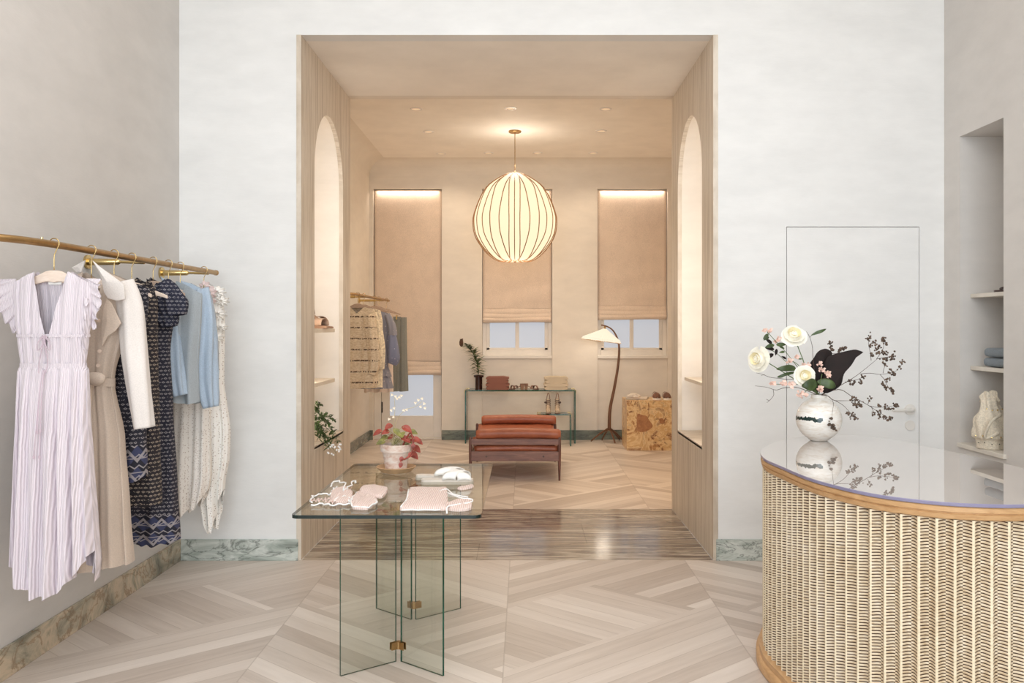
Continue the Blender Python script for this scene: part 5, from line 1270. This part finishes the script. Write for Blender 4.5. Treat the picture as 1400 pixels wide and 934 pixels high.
r = root('wide_trousers', (xx(548, Y), Y, zz(536, Y)), 'sage-grey wide trousers clipped to the last hanger of the back rail', 'trousers', GG2)
W_ = lambda py: zz(py, Y)
for sg, xo in ((-1, 543), (1, 551)):
    rr_ = [(W_(434), .045, .02, 0), (W_(470), .05, .035, 0), (W_(536), .055, .04, .0+.012*sg)]
    obj('trouser_leg', body(B(), xx(xo, Y), Y, rr_, lambda c, f: W_(434), lambda c, f: W_(535)+.004*c, folds=4, amp=lambda v: .002+.004*v, seed=60+sg, nu=50, nv=24), M['sage'], r, smooth=True)
obj('waistband', B().box(xx(538, Y), xx(548, Y), Y-.03, Y+.03, W_(437), W_(433), .006), M['sage'], r)
obj('clip', B().box(xx(541.5, Y), xx(543.5, Y), Y-.034, Y+.034, W_(437), W_(431), .002), M['brass_pale'], r)

# ================================================================ CONSOLE AND NESTED SIDE TABLE
CY0, CY1, CTZ = 10.95, 11.27, .668
def waterfall(name, x0, x1, y0, y1, zt_, th, label, cat, clipn=True):
    r = root(name, ((x0+x1)/2, (y0+y1)/2, 0), label, cat)
    obj('table_top', slab(x0, x1, y0, y1, zt_-th, zt_, 'z'), [M['glass'], M['glass_edge']], r)
    for xa, xb in ((x0, x0+th), (x1-th, x1)): obj('side_panel', slab(xa, xb, y0, y1, .001, zt_-th-.001, 'x'), [M['glass'], M['glass_edge']], r)
    for xa in (x0, x1):
        for ya in (y0, y1-.035):
            sgn = 1 if xa == x0 else -1; b = B()
            b.box(min(xa-sgn*.004, xa+sgn*.04), max(xa-sgn*.004, xa+sgn*.04), ya, ya+.035, zt_, zt_+.004, .001).box(min(xa-sgn*.005, xa-sgn*.001), max(xa-sgn*.005, xa-sgn*.001), ya, ya+.035, zt_-.04, zt_+.003, .001)
            obj('brass_corner', b, M['brass_pale'], r)
    return r
def slab(x0, x1, y0, y1, z0, z1, thin):
    b = B(); b.box(x0, x1, y0, y1, z0, z1)
    for f in b.bm.faces:
        f.normal_update(); nn = f.normal; ax = abs(nn.z) > .5 if thin == 'z' else abs(nn.x) > .5; f.material_index = 0 if ax else 1
    return b
waterfall('glass_console', xx(635.5, CY0), xx(787, CY0), CY0, CY1, CTZ, .016, 'clear glass waterfall console against the back wall', 'console table')
sx0, sx1 = xx(735, 10.72), xx(781, 10.72)
waterfall('glass_side_table', sx0, sx1, 10.70, 10.94, .392, .014, 'small low glass side table in front of the console', 'side table')
# things on the console
Yc = 11.08; ztc = CTZ+.001
o = Vector((xx(654.5, Yc), Yc, ztc)); r = root('potted_plant', o, 'spiky green plant with a brown seed head in a dark glass pot', 'potted plant')
M['dark_glass'] = plain('dark_amber_glass', (52, 30, 26), .08)
obj('pot', B().lathe([(0, 0), (.045, 0), (.045, .15), (.062, .152), (.064, .178), (.054, .18), (.050, .165), (0, .165)], o), M['dark_glass'], r, smooth='auto')
tr = [(654, 512), (653, 500), (649, 487), (643, 478), (638, 472)]; tp = spline([P(a, c, Yc) for a, c in tr], 8)
M['leaf_sage'] = plain('olive_green_foliage', (96, 112, 72), .5, var=.25, scale=30)
obj('stem', B().tube(tp, .006, 8), M['stem_green'], r, smooth=True)
bl = B(); rn = random.Random(9)
for i, p in enumerate(tp[2:]):
    for k in range(5):
        a = rn.uniform(0, 6.28); bl.leaf(p, (cos(a), sin(a)*.6-.2, rn.uniform(.1, .9)), (0, 0, 1), rn.uniform(.08, .15)*(1 if i < 20 else .6), .028, .35, 5)
for q in ((640, 494, -.6), (662, 496, .6), (660, 504, .7), (642, 506, -.6), (662, 508, .9)): bl.leaf(P(653, q[1]+2, Yc), (q[2], -.3, .3), (0, 0, 1), .11, .024, .2, 5)
obj('foliage', bl, M['leaf_sage'], r)
b = B(); c = P(631, 469, Yc)
for k in range(40):
    t = k/40; a = k*2.4; b.leaf(c+Vector((0, 0, -.04+.08*t)), (cos(a)*.6, sin(a)*.6, .6), (0, 0, 1), .035, .02, .1, 4)
b.blob(c, .035, (.8, .8, 1.4)); obj('seed_head', b, plain('brown_protea_head', (92, 66, 52), .9, var=.2, scale=60), r)
M['rust'] = mk_rib('rust_cable_knit', (134, 86, 72), (160, 110, 96), 300); M['sandknit'] = mk_rib('sand_knit', (212, 194, 168), (226, 212, 188), 400)
def folded(cx_, cy_, z0_, w_, d_, h_, mat, label, group, seed=0):
    b = B(); n = 60
    for j in range(2):
        hj = h_/2; zc_ = z0_+hj*(j+.5)
        def fn(u, v, j=j, hj=hj, zc_=zc_):
            th = 2*PI*u; c = cos(th); s = sin(th); pu = lerp(-1, 1, v)
            r_ = hj*.53; X_ = cx_+(w_/2-.006*abs(j-1))*(abs(c)**.42)*(1 if c > 0 else -1)*(1-.03*abs(pu)**6); Z_ = zc_+r_*(abs(s)**.7)*(1 if s > 0 else -1)+.010*(1-abs(pu)**2)*(1-c*c)*(s > 0)*(j == 2)+.002*sin(X_*70+seed)
            return Vector((X_, cy_+d_/2*pu+.004*sin(th*3+seed), Z_))
        rws = b.grid(fn, n, 16, closeu=True); b.face(rws[0]); b.face(rws[-1])
    return obj('folded_sweater', b, mat, smooth='auto', label=label, cat='sweater', group=group)
x0 = xx(680.5, Yc)
folded(x0, Yc, ztc, .30, .25, .082, M['rust'], 'lower rust-brown folded sweater on the console', 'rust sweaters on the console', 1)
folded(x0-.002, Yc, ztc+.0835, .29, .24, .078, M['rust'], 'upper rust-brown folded sweater on the console', 'rust sweaters on the console', 2)
x0 = xx(760, Yc)
folded(x0, Yc, ztc, .31, .25, .082, M['sandknit'], 'lower sand-coloured folded sweater on the console', 'sand sweaters on the console', 3)
folded(x0+.002, Yc, ztc+.0835, .30, .24, .078, M['sandknit'], 'upper sand-coloured folded sweater on the console', 'sand sweaters on the console', 4)
M['brown_strap'] = plain('brown_leather_strap', (128, 94, 78), .6, var=.1)
GC = 'brown heeled sandals on the console'
def mule(loc, rz, label, group, h=.065, mir=1):
    r = root('heeled_sandal', loc, label, 'sandal', group); o = Vector(loc); T = lambda x, y, z: o+Vector((x*cos(rz)-y*sin(rz), x*sin(rz)+y*cos(rz), z))
    def fn(u, v):
        x = lerp(-.12, .12, u); z_ = h*max(0, min(1, (.05-x)/.12))**1.0; w_ = .034*(1-abs(2*u-1)**4*.6); return T(x, w_*(2*v-1), z_+.004)
    b = B(); b.grid(fn, 20, 4); obj('footbed', b, M['brown_strap'], r, solid=.007)
    obj('block_heel', B().prism([(-.112, 0), (-.080, 0), (-.070, h), (-.12, h)], -.024, .024, fn=lambda a, c, k: T(a, k, c)), M['taupe2'], r)
    b = B()
    for xs_, sl in ((.035, .25), (.075, -.25)): b.grid(lambda u, v: T(xs_+sl*.084*cos(PI*u)+.010*(2*v-1), .040*cos(PI*u), .008+.040*sin(PI*u)), 14, 2)
    obj('strap', b, M['brown_strap'], r, smooth=True, solid=.004)
mule((xx(709, Yc), Yc, ztc), math.radians(180), 'left brown heeled sandal on the console, pointing left', GC)
mule((xx(724, Yc), Yc, ztc), math.radians(8), 'right brown heeled sandal on the console, pointing right', GC)
# ankle boots on the small table
GK = 'strappy ankle boots on the small glass table'
for px, lab in ((749.5, 'left brown strappy heeled boot on the low glass table'), (762, 'right brown strappy heeled boot on the low glass table')):
    o = Vector((xx(px, 10.8), 10.82, .3925)); r = root('heeled_boot', o, lab, 'boot', GK)
    b = B(); b.tube(spline([o+Vector((0, 0, .175)), o+Vector((0, 0, .12)), o+Vector((0, -.015, .075)), o+Vector((0, -.07, .035)), o+Vector((0, -.12, .022))], 5), [.026]*6+[.027]*5+[.030]*5+[.030]*4+[.018], 14)
    obj('boot_upper', b, M['sand_leather'], r, smooth=True)
    obj('sole', B().prism([(p.x, p.y) for p in spline([(0, -.145, 0), (.03, -.10, 0), (.026, -.04, 0), (.02, .02, 0), (-.02, .02, 0), (-.026, -.04, 0), (-.03, -.10, 0)], 4, True)], 0, .008, fn=lambda a, c, h: o+Vector((a, c, h))), M['dark_leather'], r)
    obj('heel', B().tube([o+Vector((0, .015, 0)), o+Vector((0, .012, .07))], [.014, .020], 10), M['dark_leather'], r)
    for k in range(6): obj('strap', B().tube([o+Vector((.029*cos(a), .029*sin(a)-.012*(k < 2), .055+k*.022+.006*sin(a))) for a in [2*PI*i/14 for i in range(14)]], .0035, 6, closed=True), M['dark_leather'], r)
    b = B().tube(spline([o+Vector((-.02, .01, .17)), o+Vector((-.005, .012, .24)), o+Vector((.012, .01, .235)), o+Vector((.02, .01, .17))], 4), .005, 6)
    obj('pull_loop', b, M['brown_strap'], r, smooth=True)
    obj('bow', B().blob(o+Vector((-.03 if px < 755 else .03, -.02, .135)), .016, (1.3, .6, .8)), M['dark_leather'], r, smooth=True)

# ================================================================ LEATHER SLING BENCH
M['walnut'] = wood('walnut_frame', (82, 50, 42), (112, 72, 60), (10, 10, 1), 5, .4); M['walnut_x'] = wood('walnut_rail', (106, 74, 66), (142, 104, 92), (1, 10, 10), 5, .4)
def mk_leather():
    n = N('cognac_leather'); f = n.noise(n.obj(), 5, 5, .6); g_ = n.noise(n.obj(), 160, 2)
    n.col(n.ramp(f, [(.3, (140, 74, 50)), (.7, (174, 102, 72))])); n.set(Roughness=.42); n.bump(g_, .12, .002); return n.m
M['leather'] = mk_leather()
bX0, bX1, bY0, bY1 = -.525, .345, 8.30, 9.50
r = root('leather_bench', ((bX0+bX1)/2, (bY0+bY1)/2, 0), 'low walnut bench with rolled cognac leather cushions', 'bench')
for x_ in (bX0+.014, bX1-.014):
    for y_ in (bY0+.014, bY1-.014):
        obj('leg', B().lathe([(0, 0), (.009, 0), (.0145, .15), (.016, .3), (.014, .40), (.010, .412), (0, .415)], (x_, y_, 0), 16), M['walnut'], r, smooth='auto')
for y_ in (bY0+.014, bY1-.014):
    obj('upper_rail', B().box(bX0+.014, bX1-.014, y_-.011, y_+.011, .338, .395, .005), M['walnut_x'], r)
    obj('end_rail', B().box(bX0+.014, bX1-.014, y_-.012, y_+.012, .185, .278, .005), M['walnut_x'], r)
for x_ in (bX0+.014, bX1-.014):
    obj('side_rail', B().box(x_-.012, x_+.012, bY0+.02, bY1-.02, .20, .262, .005), M['walnut'], r)
for x_ in (-.36, .18): obj('screw_cap', B().tube([(x_, bY0-.0, .23), (x_, bY0+.006, .23)], .009, 14), M['dark_leather'], r)
def roll(y_, x0_, x1_, zc_, rr_, name='cushion_roll'):
    b = B(); n = 40
    def fn(u, v):
        th = 2*PI*v; t = abs(2*u-1); e = 1-.25*max(0, (t-.93)/.07)**2; k = 1+.02*sin(u*40)*.3+.02*noise.noise(Vector((u*6, sin(th), cos(th))))
        return Vector((lerp(x0_, x1_, u), y_+rr_*1.15*cos(th)*e*k, zc_+rr_*sin(th)*e*k+.012*(1-t*t)))
    b.grid(fn, n, 24); 
    rws = [[b.v(fn(uu, k/24)) for k in range(24)] for uu in (0, 1)]; b.face(rws[0]); b.face(rws[1])
    obj(name, b, M['leather'], r, smooth='auto')
roll(bY0+.055, -.458, .345, .432, .050); roll(bY1-.05, -.46, .34, .452, .050)
b = B()
def fn(u, v):
    x_ = lerp(-.49, .31, u); y_ = lerp(bY0+.03, bY1-.03, v); s_ = sin(PI*v)
    return Vector((x_, y_, .40-.055*s_+.012*(abs(2*u-1)**4)*-1+.006*noise.noise(Vector((u*5, v*5, 0)))))
b.grid(fn, 24, 24); obj('leather_seat', b, M['leather'], r, smooth=True, solid=.045)
b = B()
def fn(u, v):
    th = PI*v; x_ = lerp(-.47, .335, u); return Vector((x_, bY0+.035+.05*cos(th)+.03, .262+.075*(1-v)-.0*sin(th)))
def fn2(u, v):
    x_ = lerp(-.475, .318, u); y_ = lerp(bY0+.03, bY1-.03, v); return Vector((x_, y_, .292+.012*sin(u*3.1)-.03*sin(PI*v)))
b.grid(fn2, 24, 16); obj('lower_cushion', b, M['leather'], r, smooth=True, solid=.065)

# ================================================================ FLOOR LAMP
fy = 10.95; fl = Vector((xx(834, fy), fy, 0)); r = root('floor_lamp', fl, 'tall floor lamp with curved wooden stem, five feet and pleated shade', 'floor lamp')
M['lampwood'] = wood('dark_oak_stem', (96, 64, 44), (126, 88, 62), (6, 6, 1), 5)
hub = Vector((xx(833, fy), fy, .19))
for (px, py) in ((808, 604), (823, 598), (841, 607), (851, 600), (847, 592)):
    Yq = F*H/(py-447); foot = Vector((xx(px, Yq), min(Yq, BW-.06), .008)); foot.x = xx(px, foot.y); mid = hub.lerp(foot, .45)+Vector((0, 0, .015)); obj('foot', B().tube(spline([hub, mid, foot], 5), [.016]*3+[.012]*4+[.010]*3+[.008], 10), M['lampwood'], r, smooth=True)
st_ = spline([hub+Vector((0, 0, -.02)), P(834, 560, fy), P(840, 530, fy), P(845, 500, fy), P(846.5, 476, fy), P(844, 463, fy), P(838, 452, fy), P(830, 446.5, fy), P(822, 444.5, fy)], 6)
L = len(st_); obj('stem', B().tube(st_, [lerp(.022, .009, min(1, (k/L)*1.3)) for k in range(L)], 12), M['lampwood'], r, smooth=True)
apx = P(827, 449.5, fy); M['lampshade'] = emit('lit_pleated_shade', (255, 238, 212), .8, .4)
b = B(); tilt = Matrix.Rotation(math.radians(7), 3, 'Y')
def fn(u, v):
    th = 2*PI*u; t = v; rr_ = lerp(.02, .245, t); pl_ = 1+.02*t*(1 if int(u*120) % 2 else -1); z_ = -.135*t**.95
    if t > .93: z_ -= (t-.93)*.35
    return apx+tilt @ Vector((rr_*pl_*cos(th)-.03*t, rr_*pl_*sin(th), z_))
b.grid(fn, 120, 14, closeu=True); obj('pleated_shade', b, M['lampshade'], r, solid=.0015)
b = B(); rim = [fn(k/48, 1) for k in range(48)]; b.tube(rim, .004, 6, closed=True); obj('shade_rim', b, plain('tan_rim', (206, 160, 104), .6), r)
obj('socket', B().tube([apx+Vector((0, 0, .025)), apx+Vector((0, 0, -.05))], .014, 12), M['brass'], r)
obj('knob', B().blob(apx+Vector((0, 0, .02)), .012, sub=2, rough=0), M['brass_pale'], r, smooth=True)
light('floor_lamp_bulb', 'POINT', apx+Vector((-.02, 0, -.09)), 2.2, WARM2, soft=.10)

# ================================================================ BURL CUBE WITH SHOES
def mk_burl():
    n = N('burl_veneer'); v = n.obj(); f = n.noise(v, 2.6, 8, .6, 2.8); g_ = n.noise(n.obj(loc=(5, 2, 9)), 7, 6, .65, 1.6)
    wv = n.n('ShaderNodeMath', operation='SINE'); n.l(n.math('MULTIPLY', f, 22), wv.inputs[0])
    base = n.ramp(f, [(.30, (128, 78, 46)), (.40, (196, 146, 94)), (.47, (232, 202, 152)), (.55, (206, 162, 108)), (.60, (236, 208, 160)), (.70, (150, 96, 58))])
    c = n.mix(n.math('MULTIPLY', n.math('GREATER_THAN', wv.outputs[0], .55), .3), base, (150, 100, 60)); c = n.mix(n.ramp(g_, [(.56, (0., 0., 0.)), (.64, (1., 1., 1.))]), c, (128, 76, 46))
    n.col(c); n.set(Roughness=.3); return n.m
M['burl'] = mk_burl()
ux0, ux1, uy0, uy1, uz = 1.207, 1.87, 10.34, 10.85, .590
r = root('burl_table', ((ux0+ux1)/2, (uy0+uy1)/2, 0), 'cube side table in swirling burl wood veneer', 'side table')
b = B().box(ux0, ux1, uy0, uy1, 0, uz, .003); obj('burl_body', b, M['burl'], r)
M['burl_dark'] = wood('dark_burl_figure', (150, 98, 62), (184, 130, 84), (3, 1, 3), 9, .35)
def Bp(cx_, cy_): return P(790+cx_/4.671, 430+cy_/4.671, uy0)
def inlay(pts):
    b = B(); q = spline([Bp(*p) for p in pts], 4, True); a = [b.v(p+Vector((0, -.0015, 0))) for p in q]; c = [b.v(p+Vector((0, .004, 0))) for p in q]; n = len(q)
    b.face(a); b.face(list(reversed(c)))
    for i in range(n): b.face([a[i], a[(i+1) % n], c[(i+1) % n], c[i]])
    return b
obj('dark_figure', inlay([(380, 640), (410, 642), (440, 650), (455, 675), (478, 712), (450, 740), (405, 752), (378, 730)]), M['burl_dark'], r, label='dark hollow-looking burl figure')
obj('dark_figure', inlay([(520, 670), (540, 664), (552, 680), (545, 696), (528, 695)]), M['burl_dark'], r, label='small dark burl knot')
GQ = 'cream slippers on the burl table'
slipper((xx(870, 10.48), 10.46, uz+.001), math.radians(178), 'nearer cream slipper on the left of the burl table', GQ, (M['insole'], M['slip_sole'], M['insole']), sc=1.05)
slipper((xx(872, 10.6), 10.60, uz+.001), math.radians(184), 'farther cream slipper behind its partner on the burl table', GQ, (M['insole'], M['slip_sole'], M['insole']), sc=1.05)
M['brownshoe'] = plain('brown_suede_shoe', (116, 82, 66), .75, var=.12, scale=40)
for px, lab in ((897, 'left brown and white shoe on the burl table, toe to the front'), (911, 'right brown and white shoe on the burl table, toe to the front')):
    o = Vector((xx(px, 10.5), 10.5, uz+.001)); r = root('flat_shoe', o, lab, 'shoe', 'brown and white shoes on the burl table')
    out = [(p.x, p.y) for p in spline([(0, -.13, 0), (.042, -.10, 0), (.046, -.04, 0), (.034, .04, 0), (.032, .10, 0), (0, .13, 0), (-.032, .10, 0), (-.034, .04, 0), (-.046, -.04, 0), (-.042, -.10, 0)], 4, True)]
    obj('sole', B().prism(out, 0, .022, fn=lambda a, c, h: o+Vector((a, c, h))), M['white_leather'], r)
    def fn(u, v):
        y_ = lerp(-.122, .122, v); w_ = .042*(1-abs(v-.35)**3*1.2)*(sin(min(1, v*6+.15)*PI/2)); hh = .062*(sin(min(1, v*3+.1)*PI/2)); th = PI*u
        return o+Vector((w_*cos(th), y_, .022+hh*sin(th)**.8*(1 if v < .55 else 1-.1*(v-.5))))
    b = B(); b.grid(lambda u, v: fn(u, v*.45), 18, 10); obj('vamp', b, M['brownshoe'], r, smooth=True, solid=.003)
    b = B(); b.grid(lambda u, v: fn(u, .75+.25*v), 18, 6); obj('heel_counter', b, M['brownshoe'], r, smooth=True, solid=.003)
    obj('buckle', B().box(o.x-.018, o.x+.018, o.y-.045, o.y-.035, .078+uz, .084+uz, .002), M['white_leather'], r)
